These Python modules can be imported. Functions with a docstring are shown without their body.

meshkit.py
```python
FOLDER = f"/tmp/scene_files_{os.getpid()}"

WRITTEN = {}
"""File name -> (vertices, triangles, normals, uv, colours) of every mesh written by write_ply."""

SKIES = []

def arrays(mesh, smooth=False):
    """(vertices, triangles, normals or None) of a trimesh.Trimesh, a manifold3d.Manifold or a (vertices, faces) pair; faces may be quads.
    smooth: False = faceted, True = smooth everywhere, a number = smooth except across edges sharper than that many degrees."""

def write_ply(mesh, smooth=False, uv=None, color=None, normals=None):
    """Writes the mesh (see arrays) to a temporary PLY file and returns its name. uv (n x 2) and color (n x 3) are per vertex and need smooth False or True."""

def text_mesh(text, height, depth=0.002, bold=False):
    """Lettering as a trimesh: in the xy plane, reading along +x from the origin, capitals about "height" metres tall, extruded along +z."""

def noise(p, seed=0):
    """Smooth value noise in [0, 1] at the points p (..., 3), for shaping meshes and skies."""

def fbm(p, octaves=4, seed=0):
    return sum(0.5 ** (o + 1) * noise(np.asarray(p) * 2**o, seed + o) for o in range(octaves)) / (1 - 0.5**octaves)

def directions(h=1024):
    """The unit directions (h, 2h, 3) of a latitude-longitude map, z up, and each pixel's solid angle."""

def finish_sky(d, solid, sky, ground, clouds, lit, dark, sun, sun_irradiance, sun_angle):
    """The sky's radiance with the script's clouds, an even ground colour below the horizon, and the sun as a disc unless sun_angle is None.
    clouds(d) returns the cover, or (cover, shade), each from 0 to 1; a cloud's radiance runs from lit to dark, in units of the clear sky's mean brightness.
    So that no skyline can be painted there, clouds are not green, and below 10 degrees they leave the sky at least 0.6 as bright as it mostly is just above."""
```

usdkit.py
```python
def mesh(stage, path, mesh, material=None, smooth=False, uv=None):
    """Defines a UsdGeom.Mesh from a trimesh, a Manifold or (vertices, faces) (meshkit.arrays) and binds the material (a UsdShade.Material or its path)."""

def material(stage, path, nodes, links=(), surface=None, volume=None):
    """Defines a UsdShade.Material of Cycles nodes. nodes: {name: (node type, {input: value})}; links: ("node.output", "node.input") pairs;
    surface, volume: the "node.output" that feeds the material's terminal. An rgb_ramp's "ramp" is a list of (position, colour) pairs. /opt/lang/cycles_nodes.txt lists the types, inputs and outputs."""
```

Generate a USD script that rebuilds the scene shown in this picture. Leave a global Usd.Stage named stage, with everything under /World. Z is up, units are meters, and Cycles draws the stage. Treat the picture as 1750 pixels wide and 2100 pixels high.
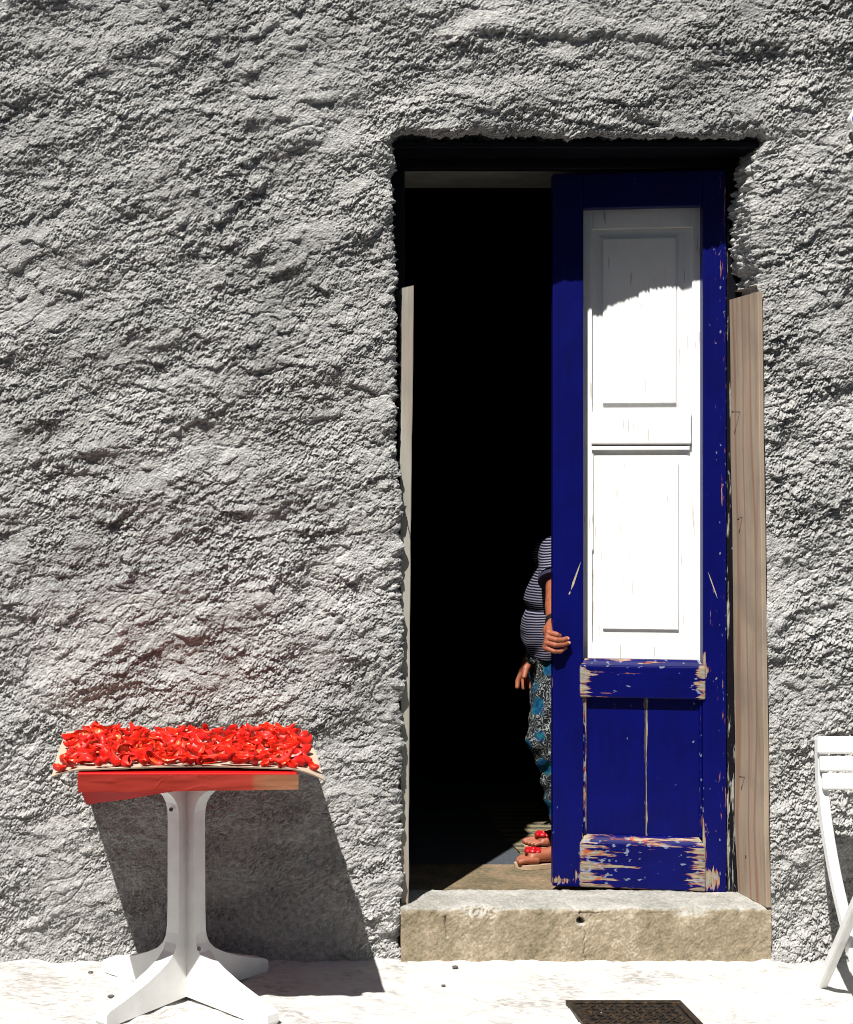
import math, random
import numpy as np, trimesh, manifold3d as m3, usdkit, meshkit
from shapely.geometry import Polygon, LineString
from pxr import Usd, UsdGeom, UsdLux, UsdShade, Sdf, Gf, Vt

stage = Usd.Stage.CreateInMemory()
UsdGeom.SetStageUpAxis(stage, UsdGeom.Tokens.z)
UsdGeom.SetStageMetersPerUnit(stage, 1.0)
UsdGeom.Xform.Define(stage, '/World')
UsdGeom.Scope.Define(stage, '/World/Looks')
random.seed(7)
RNG = np.random.default_rng(7)

# ------------------------------------------------------------------ camera, sky, sun, exposure
EYE, FOC = 1.555, 3200.0                       # eye height; focal length in units of a 1750 x 2100 picture
cam = UsdGeom.Camera.Define(stage, '/World/camera')
APER = 35.0 * 1750 / FOC
cam.CreateFocalLengthAttr(35.0)
cam.CreateHorizontalApertureAttr(APER)
cam.CreateVerticalApertureAttr(APER * 1.2)
cam.CreateHorizontalApertureOffsetAttr(APER * (875 - 350) / 1750)
cam.CreateVerticalApertureOffsetAttr(-APER * (1050 - 978) / 1750)
cam.CreateClippingRangeAttr(Gf.Vec2f(0.05, 500))
cam.AddTranslateOp().Set(Gf.Vec3d(0, -5, EYE))
cam.AddRotateXOp().Set(90)
cam.CreateExposureAttr(0.75)

LIGHT = np.array([0.31, 0.53, -1.0])
LIGHT /= np.linalg.norm(LIGHT)
to_sun = -LIGHT
SUN_EL, SUN_ROT = math.asin(to_sun[2]), math.atan2(to_sun[0], to_sun[1])
sky = UsdLux.DomeLight.Define(stage, '/World/sky')
sky_m = usdkit.material(stage, '/World/Looks/sky_air', {
    's': ('sky_texture', {'sky_type': 'single_scattering', 'sun_disc': False, 'sun_elevation': SUN_EL, 'sun_rotation': SUN_ROT}),
    'b': ('background_shader', {'strength': 0.05})}, [('s.color', 'b.color')], surface='b.background')
UsdShade.MaterialBindingAPI.Apply(sky.GetPrim()).Bind(sky_m)
sky.GetPrim().SetCustomDataByKey('kind', 'structure')
sun = UsdLux.DistantLight.Define(stage, '/World/sun')
sun.CreateIntensityAttr(1.25)
sun.CreateAngleAttr(0.5)
sun.CreateColorAttr(Gf.Vec3f(1.0, 0.97, 0.935))
sun.GetPrim().CreateAttribute('inputs:normalize', Sdf.ValueTypeNames.Bool).Set(True)
zx = to_sun; xx = np.cross([0, 0, 1], zx); xx /= np.linalg.norm(xx); yx = np.cross(zx, xx)
sun.AddTransformOp().Set(Gf.Matrix4d(*xx, 0, *yx, 0, *zx, 0, 0, 0, 0, 1))


def at(px, py, y):
    """The point of the place seen at a pixel of the 1750 x 2100 picture, in the plane y."""
    k = FOC / (5 + y)
    return np.array([(px - 350) / k, y, EYE - (py - 978) / k])


# ------------------------------------------------------------------ scene helpers
used = {}


def numbered(path):
    n = used.get(path, 0)
    used[path] = n + 1
    return path if n == 0 else f'{path}_{n:03d}'


def tag(o, label=None, cat=None, group=None, kind=None):
    o = o.GetPrim() if hasattr(o, 'GetPrim') else o
    for k, v in (('label', label), ('category', cat), ('group', group), ('kind', kind)):
        if v:
            o.SetCustomDataByKey(k, v)
    return o


def thing(name, label, cat, loc=(0, 0, 0), rz=0.0, group=None, kind=None):
    x = UsdGeom.Xform.Define(stage, numbered('/World/' + name))
    x.AddTranslateOp().Set(Gf.Vec3d(*map(float, loc)))
    if rz:
        x.AddRotateZOp().Set(float(rz))
    return tag(x, label, cat, group, kind)


def part(name, mesh, mat, parent=None, smooth=30, label=None, wear=None):
    base = str(parent.GetPath()) if parent is not None else '/World'
    if wear is not None:
        smooth = True if smooth else False
    p = usdkit.mesh(stage, numbered(base + '/' + name), mesh, mat, smooth=smooth)
    if wear is not None:
        UsdGeom.PrimvarsAPI(p).CreatePrimvar('wear', Sdf.ValueTypeNames.FloatArray, 'vertex').Set(Vt.FloatArray.FromNumpy(np.asarray(wear, np.float32)))
    if label:
        p.GetPrim().SetCustomDataByKey('label', label)
    return p.GetPrim()


def cat(*ms):
    return trimesh.util.concatenate([m if isinstance(m, trimesh.Trimesh) else tm(m) for m in ms])


def tm(man):
    m = man.to_mesh()
    return trimesh.Trimesh(np.array(m.vert_properties[:, :3]), np.array(m.tri_verts), process=False)


def axis_pts(a, b, r, step):
    r = min(r, (b - a) * .45)
    n = max(1, int(round((b - a - 2 * r) / step))) if step else 1
    mid = np.linspace(a + r, b - r, n + 1)
    return np.concatenate([[a, a + r * .35], mid, [b - r * .35, b]]), r


def rbox(lo, hi, r=.003, step=None):
    """A box with rounded edges, its faces gridded at about step."""
    ax = [axis_pts(lo[i], hi[i], r, step) for i in range(3)]
    P = [a[0] for a in ax]
    rr = min(a[1] for a in ax)
    V, F, o = [], [], 0
    for d in range(3):
        e, f = (d + 1) % 3, (d + 2) % 3
        A, B = np.meshgrid(P[e], P[f], indexing='ij')
        ne, nf = A.shape
        idx = np.arange(ne * nf).reshape(ne, nf)
        q = np.stack([idx[:-1, :-1], idx[1:, :-1], idx[1:, 1:], idx[:-1, 1:]], -1).reshape(-1, 4)
        for s, val in ((0, lo[d]), (1, hi[d])):
            p = np.zeros((ne * nf, 3))
            p[:, d], p[:, e], p[:, f] = val, A.ravel(), B.ravel()
            V.append(p)
            F.append((q if s else q[:, ::-1]) + o)
            o += len(p)
    V, F = np.vstack(V), np.vstack(F)
    inner = np.clip(V, np.array(lo) + rr, np.array(hi) - rr)
    dv = V - inner
    L = np.linalg.norm(dv, axis=1, keepdims=True)
    V = inner + np.where(L > 0, dv / np.maximum(L, 1e-12) * rr, 0)
    F = np.vstack([F[:, [0, 1, 2]], F[:, [0, 2, 3]]])
    key = np.round(V, 6)
    _, first, inv = np.unique(key, axis=0, return_index=True, return_inverse=True)
    F = inv.ravel()[F]
    F = F[(F[:, 0] != F[:, 1]) & (F[:, 1] != F[:, 2]) & (F[:, 0] != F[:, 2])]
    return trimesh.Trimesh(V[first], F, process=False)


def tube(pts, r, seg=8):
    """A round bar along points; r a number or one per point."""
    pts = np.asarray(pts, float)
    r = np.broadcast_to(r, len(pts))
    t = np.gradient(pts, axis=0)
    t /= np.linalg.norm(t, axis=1, keepdims=True)
    n = np.cross(t[0], [0, 0, 1.0] if abs(t[0][2]) < .9 else [1.0, 0, 0])
    V = []
    for i in range(len(pts)):
        n = n - t[i] * np.dot(n, t[i]); n /= np.linalg.norm(n)
        b = np.cross(t[i], n)
        a = np.linspace(0, 2 * np.pi, seg, endpoint=False)
        V.append(pts[i] + r[i] * (np.cos(a)[:, None] * n + np.sin(a)[:, None] * b))
    V.append(pts[[0, -1]])
    V = np.vstack(V)
    F = []
    for i in range(len(pts) - 1):
        for j in range(seg):
            a, b2 = i * seg + j, i * seg + (j + 1) % seg
            F += [(a, b2, b2 + seg), (a, b2 + seg, a + seg)]
    c0, c1, e = len(V) - 2, len(V) - 1, (len(pts) - 1) * seg
    for j in range(seg):
        F += [(c0, (j + 1) % seg, j), (c1, e + j, e + (j + 1) % seg)]
    return trimesh.Trimesh(V, np.array(F), process=False)


def grid_mesh(P, flip=False):
    """Triangles over a (n, m, 3) grid of points."""
    n, m = P.shape[:2]
    i = np.arange(n * m).reshape(n, m)
    q = np.stack([i[:-1, :-1], i[1:, :-1], i[1:, 1:], i[:-1, 1:]], -1).reshape(-1, 4)
    if flip:
        q = q[:, ::-1]
    return trimesh.Trimesh(P.reshape(-1, 3), np.vstack([q[:, [0, 1, 2]], q[:, [0, 2, 3]]]), process=False)


def smoothstep(a, b, x):
    t = np.clip((x - a) / (b - a), 0, 1)
    return t * t * (3 - 2 * t)


def band(shape, step, seed, lam, aniso=1.0, ang=0.0, bw=.45):
    """Band-limited noise of unit deviation on a grid; lam in metres, stretched along ang degrees."""
    r = np.random.default_rng(seed)
    n = (shape[0] + 64, shape[1] + 64)
    w = np.fft.rfft2(r.standard_normal(n))
    fx, fz = np.fft.fftfreq(n[0], step)[:, None], np.fft.rfftfreq(n[1], step)[None, :]
    a = math.radians(ang)
    fu, fv = fx * math.cos(a) + fz * math.sin(a), -fx * math.sin(a) + fz * math.cos(a)
    k = np.sqrt((fu * aniso) ** 2 + fv ** 2) * lam
    amp = np.exp(-np.log(np.maximum(k, 1e-6)) ** 2 / (2 * bw ** 2))
    h = np.fft.irfft2(w * amp, n)[:shape[0], :shape[1]]
    return h / h.std()


# ------------------------------------------------------------------ materials
def mat(name, nodes, links, surface='p.BSDF'):
    return usdkit.material(stage, '/World/Looks/' + name, nodes, links, surface=surface)


def simple(name, color, rough=.5, vary=.12, scale=30, bump=0.0, bscale=200, coords='object', spec=.5, stretch=(1, 1, 1), **kw):
    c = np.array(color, float)
    nodes = {'t': ('texture_coordinate', {}), 'mp': ('mapping', {'scale': stretch}),
             'n': ('noise_texture', {'scale': scale, 'detail': 5.0, 'roughness': .6}),
             'r': ('rgb_ramp', {'ramp': [(.25, c * (1 - vary)), (.75, np.minimum(c * (1 + vary), .98))]}),
             'p': ('principled_bsdf', {'roughness': rough, 'specular_ior_level': spec, **kw})}
    links = [(f't.{coords}', 'mp.vector'), ('mp.vector', 'n.vector'), ('n.fac', 'r.fac'), ('r.color', 'p.base_color')]
    if bump:
        nodes['n2'] = ('noise_texture', {'scale': bscale, 'detail': 4.0})
        nodes['b'] = ('bump', {'strength': bump, 'distance': .002})
        links += [('mp.vector', 'n2.vector'), ('n2.fac', 'b.height'), ('b.normal', 'p.normal')]
    return mat(name, nodes, links)


def plaster(name, lo, mid, hi, bump=.9):
    return mat(name, {
        'g': ('geometry', {}),
        'n1': ('noise_texture', {'scale': 2.1, 'detail': 1.5}),
        'n2': ('noise_texture', {'scale': 60.0, 'detail': 2.0, 'roughness': .7}),
        'mx': ('math', {'math_type': 'multiply_add', 'value2': .8}),
        'k': ('math', {'math_type': 'multiply', 'value2': .45}),
        'r': ('rgb_ramp', {'ramp': [(.40, lo), (.64, mid), (.88, hi)]}),
        'nb': ('noise_texture', {'scale': 150.0, 'detail': 2.0, 'roughness': .7}),
        'b': ('bump', {'strength': bump, 'distance': .010}),
        'p': ('diffuse_bsdf', {'roughness': .6})},
        [('g.position', 'n1.vector'), ('g.position', 'n2.vector'), ('g.position', 'nb.vector'),
         ('n1.fac', 'k.value1'), ('n2.fac', 'mx.value1'), ('k.value', 'mx.value3'), ('mx.value', 'r.fac'),
         ('r.color', 'p.color'), ('nb.fac', 'b.height'), ('b.normal', 'p.normal')])


def paint(name, base, grain, vary=.28, fleck_at=.80, under=((.36, .085, .035), (.27, .235, .165)), rough=.42, thr=.83, spec=.18, fleck_col=(.24, .27, .33), m6=None):
    """Old paint that flakes where the mesh's wear is high, along the grain ('x' or 'z')."""
    st = {'x': (5, 60, 75), 'z': (75, 60, 5), 'n': (40, 40, 40)}[grain]
    fine = {'x': (25, 200, 260), 'z': (260, 200, 25), 'n': (150, 150, 150)}[grain]
    c = np.array(base, float)
    return mat(name, {
        't': ('texture_coordinate', {}), 'at': ('attribute', {'attribute': 'wear'}),
        'm1': ('mapping', {'scale': st}), 'm2': ('mapping', {'scale': fine}),
        'n1': ('noise_texture', {'scale': 1.0, 'detail': 4.0, 'roughness': .65}),
        'n2': ('noise_texture', {'scale': 1.0, 'detail': 2.0}),
        'n4': ('noise_texture', {'scale': 9.0, 'detail': 3.0}),
        'add': ('math', {'math_type': 'add'}), 'add2': ('math', {'math_type': 'multiply_add', 'value2': .18}),
        'mask': ('map_range', {'from_min': thr, 'from_max': thr + .025, 'clamp': True}),
        'mask2': ('map_range', {'from_min': thr + .02, 'from_max': thr + .05, 'clamp': True}), 'n5': ('noise_texture', {'scale': 22.0, 'detail': 3.0}),
        'nop': ('map_range', {'from_min': .66, 'from_max': .60, 'clamp': True}), 'mxm': ('math', {'math_type': 'minimum'}),
        'wood': ('rgb_ramp', {'ramp': [(.3, np.array(under[1]) * .55), (.7, np.array(under[1]) * 1.25)]}),
        'prim': ('mix_color', {'a': under[0]}),
        'coat': ('rgb_ramp', {'ramp': [(.3, c * (1 - vary)), (.7, np.minimum(c * (1 + vary), .95))]}),
        'fin': ('mix_color', {}),
        'rg': ('map_range', {'from_min': 0., 'from_max': 1., 'to_min': rough, 'to_max': .8}),
        'inv': ('math', {'math_type': 'subtract', 'value1': 1.0}),
        'hsum': ('math', {'math_type': 'multiply_add', 'value2': .25}),
        'm6': ('mapping', {'scale': m6 or {'x': (.5, 1, 1), 'z': (1, 1, .5), 'n': (1, 1, 1)}[grain]}), 'cm': ('mix_float', {'fac': .45}), 'n6': ('noise_texture', {'scale': 95.0, 'detail': 2.0, 'roughness': .4}),
        'fw': ('math', {'math_type': 'multiply_add', 'value2': .55}), 'fm': ('map_range', {'from_min': fleck_at, 'from_max': fleck_at + .05, 'to_max': .7, 'clamp': True}),
        'fl': ('mix_color', {'b': fleck_col}),
        'b': ('bump', {'strength': .5, 'distance': .0025}),
        'p': ('principled_bsdf', {'specular_ior_level': spec})},
        [('t.object', 'm1.vector'), ('t.object', 'm2.vector'), ('m1.vector', 'n1.vector'), ('m2.vector', 'n2.vector'), ('t.object', 'n4.vector'),
         ('n1.fac', 'add.value1'), ('at.fac', 'add.value2'), ('n2.fac', 'add2.value1'), ('add.value', 'add2.value3'),
         ('add2.value', 'mask.value'), ('add2.value', 'mask2.value'), ('n2.fac', 'wood.fac'),
         ('t.object', 'n5.vector'), ('n5.fac', 'nop.value'), ('mask2.result', 'mxm.value1'), ('nop.result', 'mxm.value2'), ('mxm.value', 'prim.fac'), ('wood.color', 'prim.b'), ('n4.fac', 'cm.a'), ('n1.fac', 'cm.b'), ('cm.result', 'coat.fac'),
         ('mask.result', 'fin.fac'), ('coat.color', 'fin.a'), ('prim.result', 'fin.b'), ('t.object', 'm6.vector'), ('m6.vector', 'n6.vector'), ('at.fac', 'fw.value1'), ('n6.fac', 'fw.value3'), ('fw.value', 'fm.value'), ('fm.result', 'fl.fac'), ('fin.result', 'fl.a'), ('fl.result', 'p.base_color'),
         ('mask.result', 'rg.value'), ('rg.result', 'p.roughness'), ('mask.result', 'inv.value2'),
         ('n2.fac', 'hsum.value1'), ('inv.value', 'hsum.value3'), ('hsum.value', 'b.height'), ('b.normal', 'p.normal')])


def wood(name, pale, dark, streak, axis='z', rough=.75):
    st = {'z': (1, 1, .06), 'x': (.06, 1, 1)}[axis]
    p, d = np.array(pale), np.array(dark)
    return mat(name, {
        't': ('texture_coordinate', {}), 'm': ('mapping', {'scale': st}),
        'n': ('noise_texture', {'scale': 26.0, 'detail': 3.0, 'distortion': .6}),
        'w': ('wave_texture', {'wave_type': 'bands', 'bands_direction': 'y', 'scale': 5.0, 'distortion': 9.0, 'detail': 2.0, 'detail_scale': 1.6}),
        'n2': ('noise_texture', {'scale': 160.0, 'detail': 3.0}),
        'n3': ('noise_texture', {'scale': 5.0, 'detail': 3.0}),
        'r': ('rgb_ramp', {'ramp': [(.25, d), (.5, p), (.8, p * 1.12)]}),
        'rs': ('rgb_ramp', {'ramp': [(.0, (0, 0, 0)), (.72, (0, 0, 0)), (.98, (.75, .75, .75))]}),
        'mx': ('mix_color', {'b': streak}), 'grey': ('mix_color', {'b': tuple(p * .62)}),
        'gr': ('rgb_ramp', {'ramp': [(.5, (0, 0, 0)), (.75, (.7, .7, .7))]}),
        'b': ('bump', {'strength': .35, 'distance': .002}),
        'p': ('principled_bsdf', {'roughness': rough, 'specular_ior_level': .25})},
        [('t.object', 'm.vector'), ('m.vector', 'n.vector'), ('m.vector', 'w.vector'), ('m.vector', 'n2.vector'), ('t.object', 'n3.vector'),
         ('n.fac', 'r.fac'), ('w.fac', 'rs.fac'), ('rs.color', 'mx.fac'), ('r.color', 'mx.a'), ('n3.fac', 'gr.fac'), ('gr.color', 'grey.fac'), ('mx.result', 'grey.a'),
         ('grey.result', 'p.base_color'), ('n2.fac', 'b.height'), ('b.normal', 'p.normal')])


M = {}
M['plaster'] = plaster('grey_roughcast', (.24, .238, .228), (.44, .435, .415), (.62, .61, .58))
M['wall_far'] = plaster('grey_render', (.19, .19, .18), (.30, .30, .29), (.44, .44, .42), bump=1.0)
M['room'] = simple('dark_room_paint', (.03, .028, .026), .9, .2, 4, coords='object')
M['soffit'] = simple('soffit_plaster', (.20, .20, .17), .9, .25, 14, bump=.3)
M['inner_floor'] = mat('inner_cement', {
    'g': ('geometry', {}), 'n': ('noise_texture', {'scale': 60., 'detail': 6., 'roughness': .7}), 'n2': ('noise_texture', {'scale': 8., 'detail': 3.}),
    'm': ('math', {'math_type': 'multiply_add', 'value2': .6}), 'k': ('math', {'math_type': 'multiply', 'value2': .4}),
    'r': ('rgb_ramp', {'ramp': [(.34, (.05, .038, .02)), (.5, (.14, .11, .06)), (.6, (.22, .14, .085)), (.72, (.36, .32, .2))]}),
    'b': ('bump', {'strength': .4, 'distance': .003}), 'p': ('principled_bsdf', {'roughness': .85})},
    [('g.position', 'n.vector'), ('g.position', 'n2.vector'), ('n.fac', 'm.value1'), ('n2.fac', 'k.value1'), ('k.value', 'm.value3'), ('m.value', 'r.fac'), ('r.color', 'p.base_color'), ('n.fac', 'b.height'), ('b.normal', 'p.normal')])
M['inner_tile'] = simple('grey_blue_floor', (.045, .052, .060), .8, .35, 60)
M['concrete'] = mat('pale_concrete', {
    'g': ('geometry', {}),
    'n1': ('noise_texture', {'scale': 3.2, 'detail': 7., 'roughness': .68, 'distortion': .4}),
    'ms': ('mapping', {'scale': (1, 2.2, 1)}),
    'n2': ('noise_texture', {'scale': 26., 'detail': 6., 'roughness': .72}),
    'n3': ('noise_texture', {'scale': 190., 'detail': 3.}),
    'm': ('math', {'math_type': 'multiply_add', 'value2': .55}), 'k': ('math', {'math_type': 'multiply', 'value2': .5}),
    'r': ('rgb_ramp', {'ramp': [(.36, (.20, .18, .165)), (.44, (.31, .295, .275)), (.50, (.45, .44, .415)), (.62, (.50, .49, .46))]}),
    'sp': ('rgb_ramp', {'ramp': [(.22, (.55, .5, .47)), (.30, (1, 1, 1))]}),
    'mul': ('mix_color', {'blend_type': 'multiply', 'fac': 1.}),
    'b': ('bump', {'strength': .35, 'distance': .003}), 'p': ('principled_bsdf', {'roughness': .9, 'specular_ior_level': .2})},
    [('g.position', 'n1.vector'), ('g.position', 'ms.vector'), ('ms.vector', 'n2.vector'), ('g.position', 'n3.vector'),
     ('n1.fac', 'k.value1'), ('n2.fac', 'm.value1'), ('k.value', 'm.value3'), ('m.value', 'r.fac'), ('n3.fac', 'sp.fac'),
     ('r.color', 'mul.a'), ('sp.color', 'mul.b'), ('mul.result', 'p.base_color'), ('n3.fac', 'b.height'), ('b.normal', 'p.normal')])
M['asphalt'] = simple('asphalt', (.05, .05, .05), .9, .3, 80, bump=.4, coords='object')
M['step'] = mat('step_concrete', {
    'g': ('geometry', {}), 'sn': ('separate_xyz', {}), 'up': ('map_range', {'from_min': .2, 'from_max': .8, 'clamp': True}),
    'sv': ('mapping', {'scale': (9., 9., 3.)}), 'n1': ('noise_texture', {'scale': 1., 'detail': 6., 'roughness': .7}), 'n2': ('noise_texture', {'scale': 110., 'detail': 5., 'roughness': .7}),
    'm': ('math', {'math_type': 'multiply_add', 'value2': .6}), 'k': ('math', {'math_type': 'multiply', 'value2': .6}),
    'rf': ('rgb_ramp', {'ramp': [(.40, (.11, .09, .055)), (.52, (.215, .18, .115)), (.64, (.30, .24, .165)), (.76, (.45, .41, .31))]}),
    'rt': ('rgb_ramp', {'ramp': [(.40, (.14, .135, .115)), (.52, (.225, .22, .19)), (.70, (.38, .37, .335))]}),
    'mx': ('mix_color', {}), 'b': ('bump', {'strength': .45, 'distance': .003}), 'p': ('principled_bsdf', {'roughness': .92, 'specular_ior_level': .2})},
    [('g.normal', 'sn.vector'), ('sn.z', 'up.value'), ('g.position', 'sv.vector'), ('sv.vector', 'n1.vector'), ('g.position', 'n2.vector'), ('n1.fac', 'k.value1'), ('n2.fac', 'm.value1'),
     ('k.value', 'm.value3'), ('m.value', 'rf.fac'), ('m.value', 'rt.fac'), ('up.result', 'mx.fac'), ('rf.color', 'mx.a'), ('rt.color', 'mx.b'),
     ('mx.result', 'p.base_color'), ('n2.fac', 'b.height'), ('b.normal', 'p.normal')])
BLUE = (.0008, .0020, .080)
M['blue_x'] = paint('blue_paint_rails', BLUE, 'x', fleck_at=.74)
M['blue_z'] = paint('blue_paint_stiles', BLUE, 'z', fleck_at=.74)
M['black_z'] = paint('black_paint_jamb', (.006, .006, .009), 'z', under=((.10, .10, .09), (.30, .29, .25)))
M['white_z'] = paint('white_paint', (.82, .82, .80), 'z', vary=.06, fleck_at=.69, fleck_col=(.42, .37, .31), m6=(1.3, 1.3, .10), under=((.62, .56, .38), (.45, .30, .18)), rough=.5, thr=.90, spec=.25)
M['plank'] = wood('raw_pine', (.315, .245, .18), (.23, .165, .115), (.24, .12, .075))
M['plank_grey'] = wood('weathered_pine', (.34, .325, .275), (.21, .205, .175), (.30, .24, .19))
M['nail'] = simple('rusty_iron', (.045, .028, .022), .6, .4, 200, metallic=.5)
M['white_plastic'] = simple('white_plastic', (.76, .76, .735), .42, .09, 16, bump=.05)
M['screw'] = simple('screw_metal', (.16, .14, .13), .45, .3, 300, metallic=.7)
M['red_cloth'] = simple('red_oilcloth', (.50, .006, .006), .5, .15, 18, spec=.2)
M['tape'] = mat('parcel_tape', {
    't': ('texture_coordinate', {}), 'sx': ('separate_xyz', {}), 'n0': ('noise_texture', {'scale': 9., 'detail': 3.}),
    'ad': ('math', {'math_type': 'multiply_add', 'value2': .10}),
    'r': ('rgb_ramp', {'ramp': [(.0, (.30, .028, .018)), (.23, (.34, .04, .025)), (.25, (.31, .09, .045)), (.28, (.29, .115, .06)), (.45, (.31, .145, .075))]}),
    'ms': ('mapping', {'scale': (5, 1, 55)}), 'w': ('noise_texture', {'scale': 1.6, 'detail': 3., 'distortion': 1.2}),
    'b': ('bump', {'strength': .07, 'distance': .004}), 'p': ('principled_bsdf', {'roughness': .36, 'specular_ior_level': .6})},
    [('t.object', 'sx.vector'), ('t.object', 'n0.vector'), ('n0.fac', 'ad.value1'), ('sx.x', 'ad.value3'), ('ad.value', 'r.fac'), ('r.color', 'p.base_color'),
     ('t.object', 'ms.vector'), ('ms.vector', 'w.vector'), ('w.fac', 'b.height'), ('b.normal', 'p.normal')])
M['card'] = simple('brown_cardboard', (.44, .34, .25), .85, .12, 9, bump=.15, bscale=90)
M['card_edge'] = simple('cardboard_edge', (.22, .16, .11), .9, .3, 260)


def tomato_mat(name, a, b, rough):
    return mat(name, {
        'o': ('object_info', {}), 't': ('texture_coordinate', {}), 'n': ('noise_texture', {'scale': 45., 'detail': 3.}),
        'm': ('math', {'math_type': 'multiply_add', 'value2': .45}), 'k': ('math', {'math_type': 'multiply', 'value2': .55}),
        'r': ('rgb_ramp', {'ramp': [(.2, a), (.8, b)]}), 'nb': ('noise_texture', {'scale': 160., 'detail': 2.}),
        'b': ('bump', {'strength': .25, 'distance': .002}),
        'p': ('principled_bsdf', {'roughness': rough, 'subsurface_weight': .0, 'specular_ior_level': .32, 'coat_weight': .05, 'coat_roughness': .15})},
        [('t.object', 'n.vector'), ('t.object', 'nb.vector'), ('n.fac', 'm.value1'), ('o.random', 'k.value1'), ('k.value', 'm.value3'), ('m.value', 'r.fac'),
         ('r.color', 'p.base_color'), ('nb.fac', 'b.height'), ('b.normal', 'p.normal')])


M['tom_skin'] = tomato_mat('tomato_skin', (.50, .006, .004), (.64, .014, .006), .42)
M['tom_flesh'] = tomato_mat('tomato_flesh', (.55, .010, .004), (.70, .040, .010), .46)
M['tom_seed'] = tomato_mat('tomato_pulp', (.62, .07, .018), (.74, .17, .05), .3)
M['iron'] = mat('cast_iron', {
    't': ('texture_coordinate', {}), 'n': ('noise_texture', {'scale': 70., 'detail': 5., 'roughness': .7}), 'nr': ('noise_texture', {'scale': 24., 'detail': 3.}),
    'r': ('rgb_ramp', {'ramp': [(.35, (.012, .011, .010)), (.52, (.035, .027, .018)), (.62, (.09, .05, .022)), (.75, (.24, .2, .12))]}),
    'rr': ('rgb_ramp', {'ramp': [(.3, (.3, .3, .3)), (.7, (.65, .65, .65))]}),
    'b': ('bump', {'strength': .5, 'distance': .003}), 'p': ('principled_bsdf', {'metallic': .55})},
    [('t.object', 'n.vector'), ('t.object', 'nr.vector'), ('n.fac', 'r.fac'), ('r.color', 'p.base_color'), ('nr.fac', 'rr.fac'), ('rr.color', 'p.roughness'), ('n.fac', 'b.height'), ('b.normal', 'p.normal')])
M['skin'] = simple('skin', (.26, .076, .035), .55, .22, 45, bump=.15, bscale=160, subsurface_weight=.1, subsurface_scale=.01)
M['nail_keratin'] = simple('finger_nail', (.50, .27, .20), .3, .08, 60)
M['shirt'] = mat('striped_jersey', {
    't': ('texture_coordinate', {}), 'sx': ('separate_xyz', {}), 'n': ('noise_texture', {'scale': 7., 'detail': 2.}),
    'tl': ('math', {'math_type': 'multiply_add', 'value2': -.20}), 'ad': ('math', {'math_type': 'multiply_add', 'value2': .012}),
    'q': ('math', {'math_type': 'multiply', 'value2': 1 / .0088}), 'f': ('math', {'math_type': 'fraction'}),
    'r': ('rgb_ramp', {'ramp': [(.0, (.008, .008, .02)), (.58, (.008, .008, .02)), (.63, (.22, .21, .26)), (.93, (.22, .21, .26)), (.98, (.008, .008, .02))]}),
    'p': ('principled_bsdf', {'roughness': .9, 'specular_ior_level': .1})},
    [('t.object', 'sx.vector'), ('t.object', 'n.vector'), ('sx.x', 'tl.value1'), ('sx.z', 'tl.value3'), ('n.fac', 'ad.value1'), ('tl.value', 'ad.value3'),
     ('ad.value', 'q.value1'), ('q.value', 'f.value1'), ('f.value', 'r.fac'), ('r.color', 'p.base_color')])
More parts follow.
